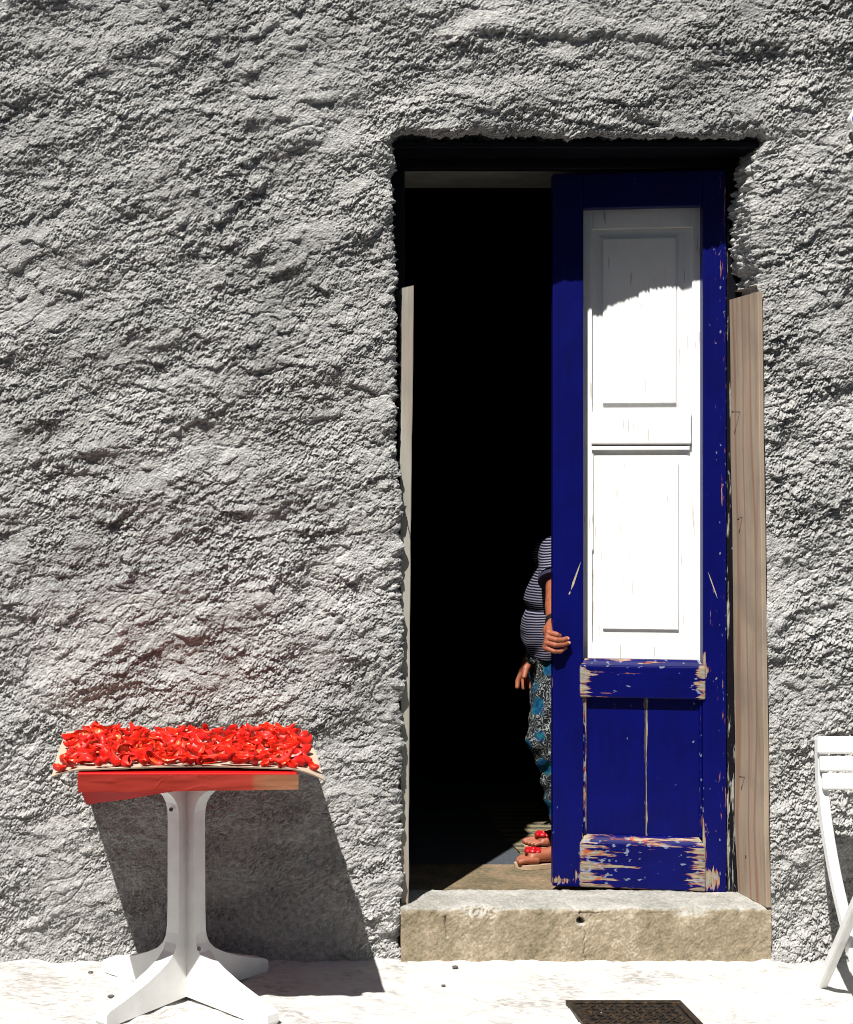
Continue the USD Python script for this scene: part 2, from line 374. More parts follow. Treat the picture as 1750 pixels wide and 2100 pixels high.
M['print'] = mat('printed_cotton', {
    't': ('texture_coordinate', {}), 'v': ('voronoi_texture', {'scale': 12., 'randomness': .9}), 'w': ('noise_texture', {'scale': 30., 'detail': .5, 'distortion': 3.0}),
    'rw': ('rgb_ramp', {'ramp': [(.46, (.012, .014, .016)), (.48, (.30, .32, .31)), (.515, (.30, .32, .31)), (.535, (.012, .014, .016))]}),
    'mk': ('rgb_ramp', {'ramp': [(.34, (1, 1, 1)), (.44, (0, 0, 0))]}),
    'n2': ('noise_texture', {'scale': 60., 'detail': 2.}),
    'rb': ('rgb_ramp', {'ramp': [(.3, (.003, .016, .085)), (.5, (.004, .05, .12)), (.65, (.006, .09, .08))]}),
    'mx': ('mix_color', {}), 'p': ('principled_bsdf', {'roughness': .9, 'specular_ior_level': .1})},
    [('t.object', 'v.vector'), ('t.object', 'w.vector'), ('t.object', 'n2.vector'), ('w.fac', 'rw.fac'), ('v.distance', 'mk.fac'), ('n2.fac', 'rb.fac'),
     ('mk.color', 'mx.fac'), ('rw.color', 'mx.a'), ('rb.color', 'mx.b'), ('mx.result', 'p.base_color')])
M['sandal'] = simple('sandal_sole', (.38, .27, .17), .7, .15, 60)
M['strap'] = simple('brown_leather', (.09, .035, .02), .5, .2, 60)
M['flower'] = simple('red_leather', (.36, .006, .010), .35, .2, 60)
M['watch'] = simple('dark_watch', (.02, .02, .02), .35, .2, 60, metallic=.4)
M['cuff'] = simple('pale_blue_cloth', (.45, .55, .60), .9, .1, 60)
M['hair'] = simple('dark_hair', (.03, .022, .018), .6, .3, 90)
M['rug'] = mat('striped_rug', {
    't': ('texture_coordinate', {}), 'sx': ('separate_xyz', {}), 'q': ('math', {'math_type': 'multiply', 'value2': 1 / .075}), 'f': ('math', {'math_type': 'fraction'}),
    'n': ('noise_texture', {'scale': 60., 'detail': 3.}), 'ad': ('math', {'math_type': 'multiply_add', 'value2': .03}),
    'r': ('rgb_ramp', {'ramp': [(.0, (.17, .14, .065)), (.4, (.18, .15, .07)), (.46, (.02, .02, .02)), (.6, (.02, .02, .02)), (.66, (.17, .14, .09)), (.8, (.02, .02, .02)), (.93, (.02, .02, .02)), (.97, (.17, .14, .065))]}),
    'p': ('principled_bsdf', {'roughness': .95})},
    [('t.object', 'sx.vector'), ('t.object', 'n.vector'), ('n.fac', 'ad.value1'), ('sx.y', 'ad.value3'), ('ad.value', 'q.value1'), ('q.value', 'f.value1'), ('f.value', 'r.fac'), ('r.color', 'p.base_color')])
M['ceramic'] = simple('white_glaze', (.78, .78, .75), .15, .05, 20)
M['ceramic_blue'] = simple('blue_glaze', (.02, .11, .55), .15, .15, 20)
M['stone'] = simple('dark_pebble', (.08, .07, .065), .85, .3, 90)

# ------------------------------------------------------------------ the ground
STEP = .0030
gx = np.concatenate([[-30, -10, -4, -2], np.arange(-1.1, 2.95, .007), [3.5, 5, 10, 30]])
gy = np.concatenate([[-.95], np.arange(-.85, .05, .007), [.08]])
GX, GY = np.meshgrid(gx, gy, indexing='ij')
gz = .0022 * band(GX.shape, .007, 31, .16) + .0008 * band(GX.shape, .007, 32, .035, 1.6, 10)
gz *= ((np.abs(GX - 1) < 1.95) & (GY > -.8))
gz += .006 * np.exp(-(np.abs(GY) / .02) ** 2)
part('pavement', grid_mesh(np.stack([GX, GY, gz], -1)), M['concrete'], smooth=True)
tag(stage.GetPrimAtPath('/World/pavement'), kind='structure')
tag(part('road', rbox((-300, -300, -.30), (300, -.97, -.12), .01), M['asphalt']), kind='structure')  # unseen dark ground, with its edge brought close to cut bounce light
tag(part('kerb', rbox((-30, -1.10, -.29), (30, -.952, -.006), .015), M['wall_far']), kind='structure')  # unseen edge strip, moved in to narrow the pale bouncing pavement

# ------------------------------------------------------------------ the house wall with its doorway
X0, X1, Z0, Z1 = -.76, 2.44, -.024, 3.26
nx, nz = int(round((X1 - X0) / STEP)) + 1, int(round((Z1 - Z0) / STEP)) + 1
wx, wz = X0 + STEP * np.arange(nx), Z0 + STEP * np.arange(nz)
WX, WZ = np.meshgrid(wx, wz, indexing='ij')
S = (nx, nz)
low1, low2 = band(S, STEP, 11, .55, 1.3, 20), band(S, STEP, 12, .6)
mixw = smoothstep(-.8, .8, low2 + (WZ - 1.6) * .35)
ridge = (1 - mixw) * band(S, STEP, 13, .085, 2.2, 10) + mixw * band(S, STEP, 14, .085, 2.0, 34) + .5 * band(S, STEP, 21, .06, 1.8, -25)
over = smoothstep(2.62, 2.7, WZ) * smoothstep(.6, .75, WX)
ridge = (1 - over) * ridge + over * band(S, STEP, 15, .10, 3.0, -3)
ridge = 1.5 * np.maximum(ridge - .25, 0) - .35
med = band(S, STEP, 16, .032, 1.5, 20)
grain = band(S, STEP, 17, .0150, 1.2, 12, .35)
fine = band(S, STEP, 18, .0088, 1.1, 10, .28)
grain = np.sign(grain) * np.abs(grain) ** .85
rough = np.clip(.95 + .22 * low1 + .22 * band(S, STEP, 19, .16, 1.8, 25), .5, 1.5)
rough *= 1 + .25 * smoothstep(1.85, 1.95, WX)
cz1, cz2 = band(S, STEP, 22, .17, 2.0, 28), band(S, STEP, 23, .15, 2.2, -8)
cmask = smoothstep(.1, .9, band(S, STEP, 24, .35, 1.2))
creak = np.exp(-(cz1 / .10) ** 2) * cmask + np.exp(-(cz2 / .09) ** 2) * smoothstep(.3, 1.1, band(S, STEP, 25, .3, 1.2))
crease = -.0060 * creak
swath = band(S, STEP, 26, .17, 1.7, 22)
h = .0055 * band(S, STEP, 20, .34, 1.6, 18) + .0023 * ridge + .0024 * swath + .8 * crease + rough * (.0013 * med + .0010 * grain + .0014 * fine + .0007 * band(S, STEP, 27, .0068, 1, 0, .2))


def ledge(pts, amp, soft, fade):
    """A lip of plaster: proud above the polyline, dropping off sharply below it."""
    global h
    pts = np.array([at(a, b, 0)[[0, 2]] for a, b in pts])
    zl = np.interp(WX, pts[:, 0], pts[:, 1]) + .006 * band(S, STEP, int(pts[0, 0] * 997) % 9999 + 100, .14, 1) + .004 * band(S, STEP, 28, .03, 1)
    ends = smoothstep(pts[0, 0] - .02, pts[0, 0] + .05, WX) * (1 - smoothstep(pts[-1, 0] - .05, pts[-1, 0] + .02, WX))
    d = WZ - zl
    h = h + (amp if amp > .015 else amp * .7) * ends * smoothstep(-soft, soft, d) * np.exp(-np.maximum(d, 0) / fade)


ledge([(960, 62), (1160, 74), (1300, 72), (1420, 88), (1620, 100)], .018, .022, .10)
ledge([(800, 238), (1000, 222), (1300, 236), (1560, 245)], .010, .02, .05)
ledge([(420, 470), (520, 400), (560, 350)], .013, .006, .04)
ledge([(200, 250), (290, 215)], .012, .006, .04)
ledge([(330, 905), (400, 870), (470, 835)], .013, .006, .04)
ledge([(50, 480), (100, 440), (150, 410), (200, 450)], .010, .006, .03)
ledge([(540, 1070), (590, 1020)], .012, .006, .03)
ledge([(650, 1000), (760, 985), (815, 965)], .012, .006, .04)
ledge([(390, 1230), (520, 1180), (600, 1190)], .012, .006, .04)
ledge([(640, 1235), (690, 1262), (730, 1262)], .014, .005, .03)
ledge([(60, 820), (160, 790)], .012, .006, .03)
ledge([(130, 1390), (260, 1415), (330, 1390)], .012, .006, .03)
ledge([(1640, 690), (1720, 660)], .012, .006, .03)
ledge([(1600, 1260), (1740, 1230)], .012, .006, .03)
ledge([(1620, 1740), (1680, 1700), (1740, 1690)], .010, .006, .03)
for (a, b, rr, dd) in ((698, 1279, .011, .022), (720, 1040, .008, .015), (1700, 880, .009, .015), (717, 1778, .007, -.012)):
    q = at(a, b, 0)
    h -= dd * np.exp(-((WX - q[0]) ** 2 + (WZ - q[2]) ** 2) / rr ** 2)
h += .010 * np.exp(-WZ / .05) * (WZ > -1)                                   # the foot of the wall swells a little
# doorway: grid lines of the opening, then warp towards the irregular edge
iL, iR, iT = int(round((.728 - X0) / STEP)), int(round((1.893 - X0) / STEP)), int(round((2.652 - Z0) / STEP))
xL, xR, zT = wx[iL], wx[iR], wz[iT]
r1 = band((nz, 8), STEP, 41, .10)[:, 0] * .004 + band((nz, 8), STEP, 42, .025)[:, 0] * .0025
r2 = (band((nz, 8), STEP, 43, .12)[:, 0] * .006 + band((nz, 8), STEP, 44, .03)[:, 0] * .003) * (.15 + .85 * smoothstep(2.1, 2.2, wz))
r3 = band((nx, 8), STEP, 45, .15)[:, 0] * .003 + band((nx, 8), STEP, 46, .03)[:, 0] * .0020
eL = np.interp(wz, [0, 1.50, 1.56, 1.575, 2.2, 2.48, 2.50, 2.57, 2.64], [.741, .742, .742, .727, .722, .714, .706, .716, .711]) + r1
eR = np.interp(wz, [0, .18, 1.2, 2.1, 2.3, 2.45, 2.55, 2.6, 2.64], [1.921, 1.919, 1.905, 1.893, 1.870, 1.862, 1.876, 1.895, 1.915]) + r2
eT = np.interp(wx, [.7, .8, 1.9], [2.650, 2.656, 2.648]) + r3
inside_z = np.where(WZ < zT, 1., np.exp(-np.maximum(WZ - zT, 0) / .05))
dL, dR = np.maximum(xL - WX, 0), np.maximum(WX - xR, 0)
fL, fR = np.where(WX <= xL + 1e-9, np.exp(-dL / .06), 0), np.where(WX >= xR - 1e-9, np.exp(-dR / .06), 0)
tmid = np.clip((WX - xL) / (xR - xL), 0, 1)
fL2, fR2 = np.where(WX <= xL, fL, 1 - tmid), np.where(WX >= xR, fR, tmid)
sx = ((eL - xL)[None, :] * fL2 + (eR - xR)[None, :] * fR2) * inside_z
fT = np.where(WZ >= zT - 1e-9, np.exp(-np.maximum(WZ - zT, 0) / .06), np.clip(WZ / zT, 0, 1) ** 6)
sz = (eT - zT)[:, None] * fT * np.exp(-np.maximum(dL, dR) / .06)
sag = .0028 * ridge + rough * (.0014 * med + .0005 * grain)
PX = WX + sx - .30 * sag * np.exp(-0 * WX)
PZ = WZ + sz - .85 * sag
dist = np.sqrt(np.maximum(dL, dR) ** 2 + np.maximum(WZ - zT, 0) ** 2)
edge = np.exp(-dist / .010)
edge2 = np.exp(-(dist / .022) ** 2)
PX = PX + .30 * sag * np.exp(-(dist / .06) ** 2)
PZ = PZ + .75 * sag * edge2
PY = -h + .016 * edge
P = np.stack([PX, PY, PZ], -1)
idx = np.arange(nx * nz).reshape(nx, nz)
keep = np.ones((nx - 1, nz - 1), bool)
keep[iL:iR, :iT] = False
q = np.stack([idx[:-1, :-1], idx[1:, :-1], idx[1:, 1:], idx[:-1, 1:]], -1)[keep]
V = P.reshape(-1, 3)
loop = np.concatenate([idx[iL, :iT], idx[iL:iR, iT], idx[iR, iT:0:-1], idx[iR, :1]])
nb_l = len(loop)
inward = np.zeros((nb_l, 3))
inward[:iT, 0] = 1; inward[iT:iT + iR - iL, 2] = -1; inward[iT + iR - iL:, 0] = -1
for c in (iT, iT + iR - iL):
    inward[c] = (inward[c - 1] + inward[c + 1]) * .7
depths = np.concatenate([[.004, .008, .013], np.arange(.019, .215, .007)])
rn = band((nb_l, len(depths)), .006, 51, .03, 1, 0) * .0035 + band((nb_l, len(depths)), .006, 52, .09, 1, 0) * .005
rn *= smoothstep(0, .03, depths)[None, :]
behind = np.zeros(nb_l); behind[iT + iR - iL:] = smoothstep(2.22, 2.12, np.append(wz[iT:0:-1], 0.))
rn = np.where(behind[:, None] > .5, -.010 - .5 * np.abs(rn), rn)
rn[iT:iT + iR - iL] *= .4
R = V[loop][:, None, :] + depths[None, :, None] * np.array([0, 1, 0]) + inward[:, None, :] * (rn[:, :, None])
fy = smoothstep(.0, .05, depths)[None, :]
R[:, :, 1] = R[:, :, 1] * (1 - fy) + (depths[None, :] + .012) * fy
ri = nx * nz + np.arange(nb_l * len(depths)).reshape(nb_l, len(depths))
full = np.concatenate([loop[:, None], ri], 1)
q2 = np.stack([full[:-1, :-1], full[1:, :-1], full[1:, 1:], full[:-1, 1:]], -1).reshape(-1, 4)
V = np.vstack([V, R.reshape(-1, 3)])
Fw = np.vstack([q[:, [0, 1, 2]], q[:, [0, 2, 3]], q2[:, [0, 1, 2]], q2[:, [0, 2, 3]]])
un, inv = np.unique(Fw, return_inverse=True)
wallmesh = trimesh.Trimesh(V[un], inv.reshape(Fw.shape), process=False)
house = thing('house', 'grey roughcast house wall with a tall doorway', 'house')
part('facade', wallmesh, M['plaster'], house, smooth=True)
# the rest of the front, coarse, beyond what the photograph shows, and the thickness of the wall
fa = [rbox((-5, -.004, -.03), (X0 + .004, .20, 4.4), .01), rbox((X1 - .004, -.004, -.03), (7, .20, 4.4), .01), rbox((X0 + .004, -.004, Z1 - .004), (X1 - .004, .20, 4.4), .01)]
part('outer_wall', cat(*fa), M['wall_far'], house)
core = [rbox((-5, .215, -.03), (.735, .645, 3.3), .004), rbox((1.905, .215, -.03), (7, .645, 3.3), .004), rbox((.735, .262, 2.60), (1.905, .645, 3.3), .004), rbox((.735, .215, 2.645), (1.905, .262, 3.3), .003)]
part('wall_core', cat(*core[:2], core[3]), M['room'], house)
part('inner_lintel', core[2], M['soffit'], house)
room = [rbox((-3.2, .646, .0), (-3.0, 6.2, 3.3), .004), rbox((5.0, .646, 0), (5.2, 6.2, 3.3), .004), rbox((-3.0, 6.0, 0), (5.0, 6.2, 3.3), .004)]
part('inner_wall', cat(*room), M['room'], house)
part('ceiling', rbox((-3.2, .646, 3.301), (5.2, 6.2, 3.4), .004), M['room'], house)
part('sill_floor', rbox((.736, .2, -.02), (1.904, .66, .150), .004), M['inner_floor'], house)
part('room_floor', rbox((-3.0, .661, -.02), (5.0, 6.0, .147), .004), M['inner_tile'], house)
part('roof', rbox((-5.2, -.35, 4.4), (7.2, 6.4, 4.5), .02), M['wall_far'], house)

# added house behind the camera, never in view, blocks sky to darken the shade
opp_blocker = thing('house', 'added grey rendered house, unseen behind the camera, that blocks sky light', 'house', (0, -6.9, 0))
rows_o, holes = [], [(-3.2, -2.2), (.2, 1.2), (3.6, 4.6)]
xs_o = [-9, -3.2, -2.2, .2, 1.2, 3.6, 4.6, 10]
for i in range(7):
    if i % 2 == 0:
        rows_o.append(rbox((xs_o[i] + .001, -.4, -.2), (xs_o[i + 1] - .001, 0, 9.6), .01))
    else:
        rows_o += [rbox((xs_o[i], -.39, lo), (xs_o[i + 1], -.004, hi), .008) for lo, hi in ((-.2, .95), (2.25, 3.9), (5.2, 9.58))]
part('facade', cat(*rows_o), M['wall_far'], opp_blocker)
for a_o, b_o in holes:
    for lo, hi in ((.95, 2.25), (3.9, 5.2)):
        part('shutter', rbox((a_o + .01, -.14, lo + .01), (b_o - .01, -.10, hi - .01), .006), M['room'], opp_blocker)
part('roof', rbox((-9.3, -7, 9.6), (10.3, .12, 9.72), .02), M['wall_far'], opp_blocker)

# ------------------------------------------------------------------ doorstep
sxs = np.arange(.737, 1.925, .0035)
prof = [(-.006, z) for z in np.arange(-.02, .163, .0035)] + [(-.006 + .010 * (1 - math.cos(a)), .165 + .010 * math.sin(a)) for a in np.linspace(.2, 1.57, 4)] + [(y, .175) for y in np.arange(.007, .215, .004)]
prof = np.array(prof)
SXX = np.repeat(sxs[:, None], len(prof), 1)
SYY, SZZ = np.repeat(prof[None, :, 0], len(sxs), 0).copy(), np.repeat(prof[None, :, 1], len(sxs), 0).copy()
sn = .0007 * band(SXX.shape, .0035, 61, .05) + .0004 * band(SXX.shape, .0035, 62, .014) + .0016 * band(SXX.shape, .0035, 63, .2)
isfront = np.arange(len(prof)) < 53
SYY -= np.where(isfront[None, :], sn, sn * .2)
SZZ += np.where(isfront[None, :], 0, sn * .7)
corner = np.exp(-(np.hypot(SYY + .006, SZZ - .175) / .022) ** 2)
chip = .0018 + .0018 * band(SXX.shape, .0035, 64, .06)
q = at(985, 1870, 0)
chip += .015 * np.exp(-((SXX - q[0]) / .055) ** 4) * (1 + .25 * band(SXX.shape, .0035, 65, .02))
q = at(1420, 1880, 0)
chip += .012 * np.exp(-((SXX - q[0]) / .06) ** 4)
SYY += np.maximum(chip, 0) * corner * .8
SZZ -= np.maximum(chip, 0) * corner * .8
q = at(1191, 1889, 0)
SYY += .035 * (smoothstep(.0115, .0085, np.hypot((SXX - q[0]) * .85, SZZ - q[2] + (SXX - q[0]) * .3))) * isfront[None, :]
ck = .003 * np.sin(SZZ * 160) + np.interp(SZZ, [0, .05, .09, .14, .175], [q[0] + .014, q[0] + .010, q[0] + .012, q[0] + .001, q[0] - .008])
SYY += .006 * np.exp(-((SXX - ck) / .0022) ** 2) * isfront[None, :]
q2_ = at(915, 1900, 0)
SYY += .010 * np.exp(-((SXX - q2_[0] + (SZZ - q2_[2]) * .12) / .0028) ** 2) * (np.abs(SZZ - q2_[2]) < .036) * isfront[None, :]
SZZ -= .004 * np.exp(-((SXX - q[0] + .012 + .02 * np.sin(SYY * 30)) / .003) ** 2) * ~isfront[None, :]
tag(part('doorstep', grid_mesh(np.stack([SXX, SYY, SZZ], -1)), M['step'], smooth=True), 'cracked tan concrete doorstep with a small dark hole in its front', 'doorstep')

# ------------------------------------------------------------------ door frame
fr = thing('door_frame', 'dark weathered wooden door frame inside the doorway', 'door frame')


def put(parent, name, lo, hi, m, r=.003, step=.012, wear=None, **k):
    b = rbox(lo, hi, r, step)
    w = wear(b.vertices) if wear else np.zeros(len(b.vertices))
    return part(name, b, m, parent, smooth=True, wear=w, **k)


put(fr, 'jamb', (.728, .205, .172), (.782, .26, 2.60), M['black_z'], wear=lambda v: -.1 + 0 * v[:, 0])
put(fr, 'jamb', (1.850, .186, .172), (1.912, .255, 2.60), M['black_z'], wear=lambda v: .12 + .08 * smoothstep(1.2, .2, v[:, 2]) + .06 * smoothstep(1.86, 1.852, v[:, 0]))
put(fr, 'lintel_board', (.737, .040, 2.618), (1.903, .204, 2.638), M['black_z'], wear=lambda v: -.2 + 0 * v[:, 0])  # added board, its black stands in for shade under the lintel
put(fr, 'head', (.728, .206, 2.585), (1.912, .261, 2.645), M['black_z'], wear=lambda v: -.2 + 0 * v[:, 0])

# ------------------------------------------------------------------ the door: one leaf, ajar inwards
A, B = np.array([1.287, .256]), np.array([1.845, .176])       # free edge, hinge edge (front face)
DW = np.linalg.norm(B - A)
DANG = math.degrees(math.atan2(B[1] - A[1], B[0] - A[0]))
ex = (B - A) / DW
ey = np.array([-ex[1], ex[0]])


def du(px, depth=0.0):
    """Leaf coordinate of a pixel column on the plane depth behind the leaf's front."""
    O = A + ey * depth
    t = (px - 350) / FOC
    return (t * (5 + O[1]) - O[0]) / (ex[0] - t * ex[1])


def dz(py, px=1300, depth=0.0):
    p = A + ey * depth + ex * du(px, depth)
    return EYE - (py - 978) / (FOC / (5 + p[1])) - .176


door = thing('door', 'worn blue door leaf with a white shutter panel standing ajar', 'door', (A[0], A[1], .176), DANG)
TH = .052
uL, uR = du(1197), du(1442)
zTop, zS1, zS0 = 2.40, dz(424), dz(1353)
zR0, zB1 = dz(1432), dz(1716)


def w_noise(v, f=9, seed=0):
    return meshkit.noise(v * f + seed) if hasattr(meshkit, 'noise') else 0


def spots(v, lst):
    """Worn places: (u, z, ru, rz, amount)."""
    s = np.zeros(len(v))
    for (a, b, ru, rz_, k) in lst:
        s = np.maximum(s, k * np.exp(-((v[:, 0] - a) / ru) ** 2 - ((v[:, 2] - b) / rz_) ** 2))
    return s


def wear_left(v):
    front = smoothstep(.01, .0, v[:, 1])
    s = spots(v, [(du(1187), dz(1165), .006, .05, .0), (du(1150), dz(1240), .008, .03, .30), (du(1145), dz(1275), .006, .03, .26), (uL, zS0 - .05, .012, .06, .42), (uL, zR0, .012, .04, .3),
                  (uL, .15, .016, .10, .40), (uL - .01, .04, .05, .035, .36), (.03, .02, .05, .018, .38), (uL - .004, .35, .006, .12, .22)])
    s += .17 * smoothstep(.006, .0, v[:, 0]) * smoothstep(1.2, .7, v[:, 2]) * (v[:, 1] < .02) * 1.35
    return (s - .06) * front


def wear_right(v):
    front = smoothstep(.01, .0, v[:, 1])
    s = .12 * smoothstep(DW - .06, DW - .005, v[:, 0]) + .05 + .03 * smoothstep(1.7, 2.0, v[:, 2])
    s = np.maximum(s, spots(v, [(uR, zS0, .014, .07, .38), (uR + .012, zS0 - .03, .02, .04, .3), (uR + .004, .17, .014, .12, .38), (uR + .03, .04, .04, .05, .42), (DW, .25, .02, .3, .24), (du(1465), dz(1200), .012, .05, .24), (du(1490), dz(560), .02, .12, .26)]))
    return (s - .04) * front


def diag(u0, z0, u1, z1, w0, w1):
    """A raised chip-shaped sliver, for the long diagonal scratches."""
    p = np.array([(u0, z0), (u1, z1)])
    d = p[1] - p[0]; n = np.array([-d[1], d[0]]) / np.linalg.norm(d)
    pl = np.array([p[0], p[0] + d * .3 + n * w0, p[0] + d * .8 + n * w1, p[1], p[0] + d * .75 - n * w1, p[0] + d * .25 - n * w0])
    m = trimesh.creation.extrude_polygon(Polygon(pl), .0008)
    v = np.array(m.vertices)
    return trimesh.Trimesh(np.stack([v[:, 0], -v[:, 2] - .0002, v[:, 1]], 1), m.faces[:, ::-1], process=False)


st = put(door, 'stile', (0, 0, 0), (uL, TH, zTop), M['blue_z'], .004, .010, wear_left)
st2 = put(door, 'stile', (uR, 0, 0), (DW, TH, zTop), M['blue_z'], .004, .010, wear_right)
M['bare'] = simple('bare_wood', (.40, .33, .22), .85, .35, 120)
part('scratch', cat(diag(du(1192), dz(1152), du(1171), dz(1212), .0018, .0035), diag(du(1170), dz(1214), du(1167), dz(1221), .002, .002)), M['bare'], st)
part('scratch', diag(du(1452), dz(1170), du(1472), dz(1226), .0014, .0016), M['bare'], st2)


def wear_rail(z0, z1, top, ends, mid):
    def f(v):
        front = smoothstep(.012, .003, v[:, 1])
        e = np.maximum(smoothstep(uL + ends, uL, v[:, 0]) * .36, smoothstep(uR - ends * .9, uR, v[:, 0]) * .36)
        t = top * smoothstep(z1 - .022, z1 - .004, v[:, 2]) + .14 * smoothstep(z0 + .014, z0, v[:, 2])
        lft = mid * smoothstep(uL + .36, uL - .02, v[:, 0]) * (.72 + .28 * smoothstep(z0, z1, v[:, 2] + .02))
        return (np.maximum(np.maximum(e, t), lft) - .05) * front
    return f


put(door, 'rail', (uL + .0005, .0015, zS1), (uR - .0005, TH, zTop - .001), M['blue_x'], .004, .012)
put(door, 'rail', (uL - .012, -.007, zR0), (uR + .008, TH - .002, zS0 - .020), M['blue_x'], .006, .008, wear_rail(zR0, zS0 - .02, .20, .06, .22))
put(door, 'rail', (uL - .012, -.007, 0.001), (uR + .008, TH - .002, zB1 - .022), M['blue_x'], .006, .008, wear_rail(0, zB1 - .022, .30, .14, .37))


def bevel_strip(z0, z1, y0, y1, mt, nm, wr, parent):
    """Sloping moulding along a rail's top edge."""
    us = np.arange(uL - .010, uR + .006, .008)
    pr = np.array([(y0, z0), (y0 + .001, z0 + .003), (y0 + (y1 - y0) * .5, (z0 + z1) / 2 + .002), (y1, z1), (y1 + .02, z1), (y1 + .02, z0), (y0, z0)])
    n = len(pr)
    ins = np.linspace(0, 1, n)
    U = np.repeat(us[:, None], n, 1)
    k = np.clip((np.repeat(pr[None, :, 1], len(us), 0) - z0) / (z1 - z0), 0, 1) * .016
    U = np.clip(U, uL - .010 + k, uR + .006 - k)
    g = grid_mesh(np.stack([U, np.repeat(pr[None, :, 0], len(us), 0), np.repeat(pr[None, :, 1], len(us), 0)], -1), True)
    return part(nm, g, mt, parent, smooth=True, wear=wr(g.vertices))


bevel_strip(zS0 - .0205, zS0, -.004, .010, M['blue_x'], 'moulding', lambda v: .16 + .12 * smoothstep(uL + .03, uL, v[:, 0]) + .2 * smoothstep(uR - .03, uR, v[:, 0]), door)
bevel_strip(zB1 - .0225, zB1, -.004, .012, M['blue_x'], 'moulding', lambda v: .18 + .16 * smoothstep(uL + .05, uL, v[:, 0]) + .16 * smoothstep(uR - .05, uR, v[:, 0]), door)
uM = du(1327)


def wear_panel(a, b, left, right):
    def f(v):
        s = left * smoothstep(a + .008, a + .001, v[:, 0]) + right * smoothstep(b - .007, b - .001, v[:, 0])
        s += .12 * smoothstep(zR0 - .04, zR0 - .03, v[:, 2])
        return s - .04
    return f


put(door, 'lower_panel', (uL + .001, .019, zB1 - .012), (uM - .001, .042, zR0 + .01), M['blue_z'], .004, .007, wear_panel(uL, uM, .42, .40))
put(door, 'lower_panel', (uM + .001, .0185, zB1 - .012), (uR - .001, .042, zR0 + .01), M['blue_z'], .004, .007, wear_panel(uM, uR, .40, .22))
# bead round the lower panels
for (lo, hi) in (((uL, .006, zB1), (uL + .011, .03, zR0)), ((uR - .009, .008, zB1), (uR, .03, zR0))):
    put(door, 'bead', lo, hi, M['blue_z'], .004, .012, (lambda v: .25 + 0 * v[:, 0]) if lo[0] < .2 else (lambda v: .15 + 0 * v[:, 0]))

# the white shutter set back in the leaf's upper opening
D0 = .054


def su(px):
    return du(px, D0)


def szz(py):
    return dz(py, 1320, D0)


sh_l, sh_r = uL - .008, uR + .008
zs_top, zs_bot = zS1 + .006, zS0 - .012
shut = put(door, 'shutter', (sh_l, D0 + .012, zs_bot), (sh_r, D0 + .030, zs_top), M['white_z'], .002, .02, lambda v: -.1 + 0 * v[:, 0], label='white painted shutter with two raised panels')


def wpart(nm, lo, hi, r=.003, step=.012, wear=None):
    return put(shut, nm, lo, hi, M['white_z'], r, step, wear or (lambda v: 0 * v[:, 0]))


fl, frr = su(1215), su(1420)
wpart('stile', (sh_l, D0, zs_bot), (fl, D0 + .0125, zs_top))
wpart('stile', (frr, D0, zs_bot), (sh_r, D0 + .0125, zs_top))
wpart('rail', (fl - .001, D0 + .0005, szz(468)), (frr + .001, D0 + .0125, zs_top))
wpart('rail', (fl - .004, D0 - .006, szz(912)), (frr - .002, D0 + .0125, szz(844)), .007, .010, lambda v: .03 + 0 * v[:, 0])
wpart('rail', (fl - .001, D0 + .0005, zs_bot), (frr + .001, D0 + .0125, szz(1322)))
wpart('moulding', (fl - .001, D0 - .001, szz(923)), (frr - .008, D0 + .0125, szz(914.5)), .002, .02)


def raised_panel(z0, z1, a0, a1, inz0, inz1, ina, inb, lw):
    """Field with bevelled margins: rectangle outside, proud rectangle inside."""
    o = [(a0, z0), (a1, z0), (a1, z1), (a0, z1)]
    i = [(ina, inz0), (inb, inz0), (inb, inz1), (ina, inz1)]
    yb, yl, yf = D0 + .0118, D0 + .0065, D0 + .0015
    ring = []
    for (p, y) in ((o, yb), (i, yl), (i, yf)):
        ring.append([(a, y, b) for a, b in p])
    ins = [((a * .995 + .005 * (ina + inb) / 2), yf - .0008, (b * .995 + .005 * (inz0 + inz1) / 2)) for a, b in i]
    ring.append(ins)
    ring = np.array(ring)
    rows = []
    for r_ in ring:
        pts = []
        for k in range(4):
            p0, p1 = r_[k], r_[(k + 1) % 4]
            n = 24
            pts += [p0 + (p1 - p0) * t for t in np.linspace(0, 1, n, endpoint=False)]
        rows.append(pts)
    G = np.array(rows)
    G = np.concatenate([G, G[:, :1]], 1)
    m1 = grid_mesh(G)
    cap = rbox((ins[0][0], yf - .0008, ins[0][2]), (ins[1][0], yf + .004, ins[2][2]), .0004, .012)
    m = cat(m1, cap)
    v = m.vertices
    w = lw * smoothstep(a0 + .016, a0 + .004, v[:, 0]) - .02
    return part('panel', m, M['white_z'], shut, smooth=False, wear=w)


raised_panel(szz(843), szz(469), fl, frr, szz(827), szz(488), su(1237), su(1387), .0)
raised_panel(szz(1321), szz(925), fl, frr, szz(1291), szz(950), su(1237), su(1392), .22)
# peeled strip down the lower panel's left margin
put(shut, 'peeled_edge', (fl - .0005, D0 + .0035, szz(1130)), (fl + .0045, D0 + .012, szz(930)), M['white_z'], .0012, .005, lambda v: .16 + 0 * v[:, 0])
tag(stage.GetPrimAtPath(str(shut.GetPath()) + '/peeled_edge'), 'yellowed strip where the white paint has peeled')

# ------------------------------------------------------------------ loose planks at both jambs
b0, b1 = at(1572, 1862, -.012), at(1511, 1829, .186)
t0, t1 = at(1555, 598, -.012), at(1497, 615, .186)


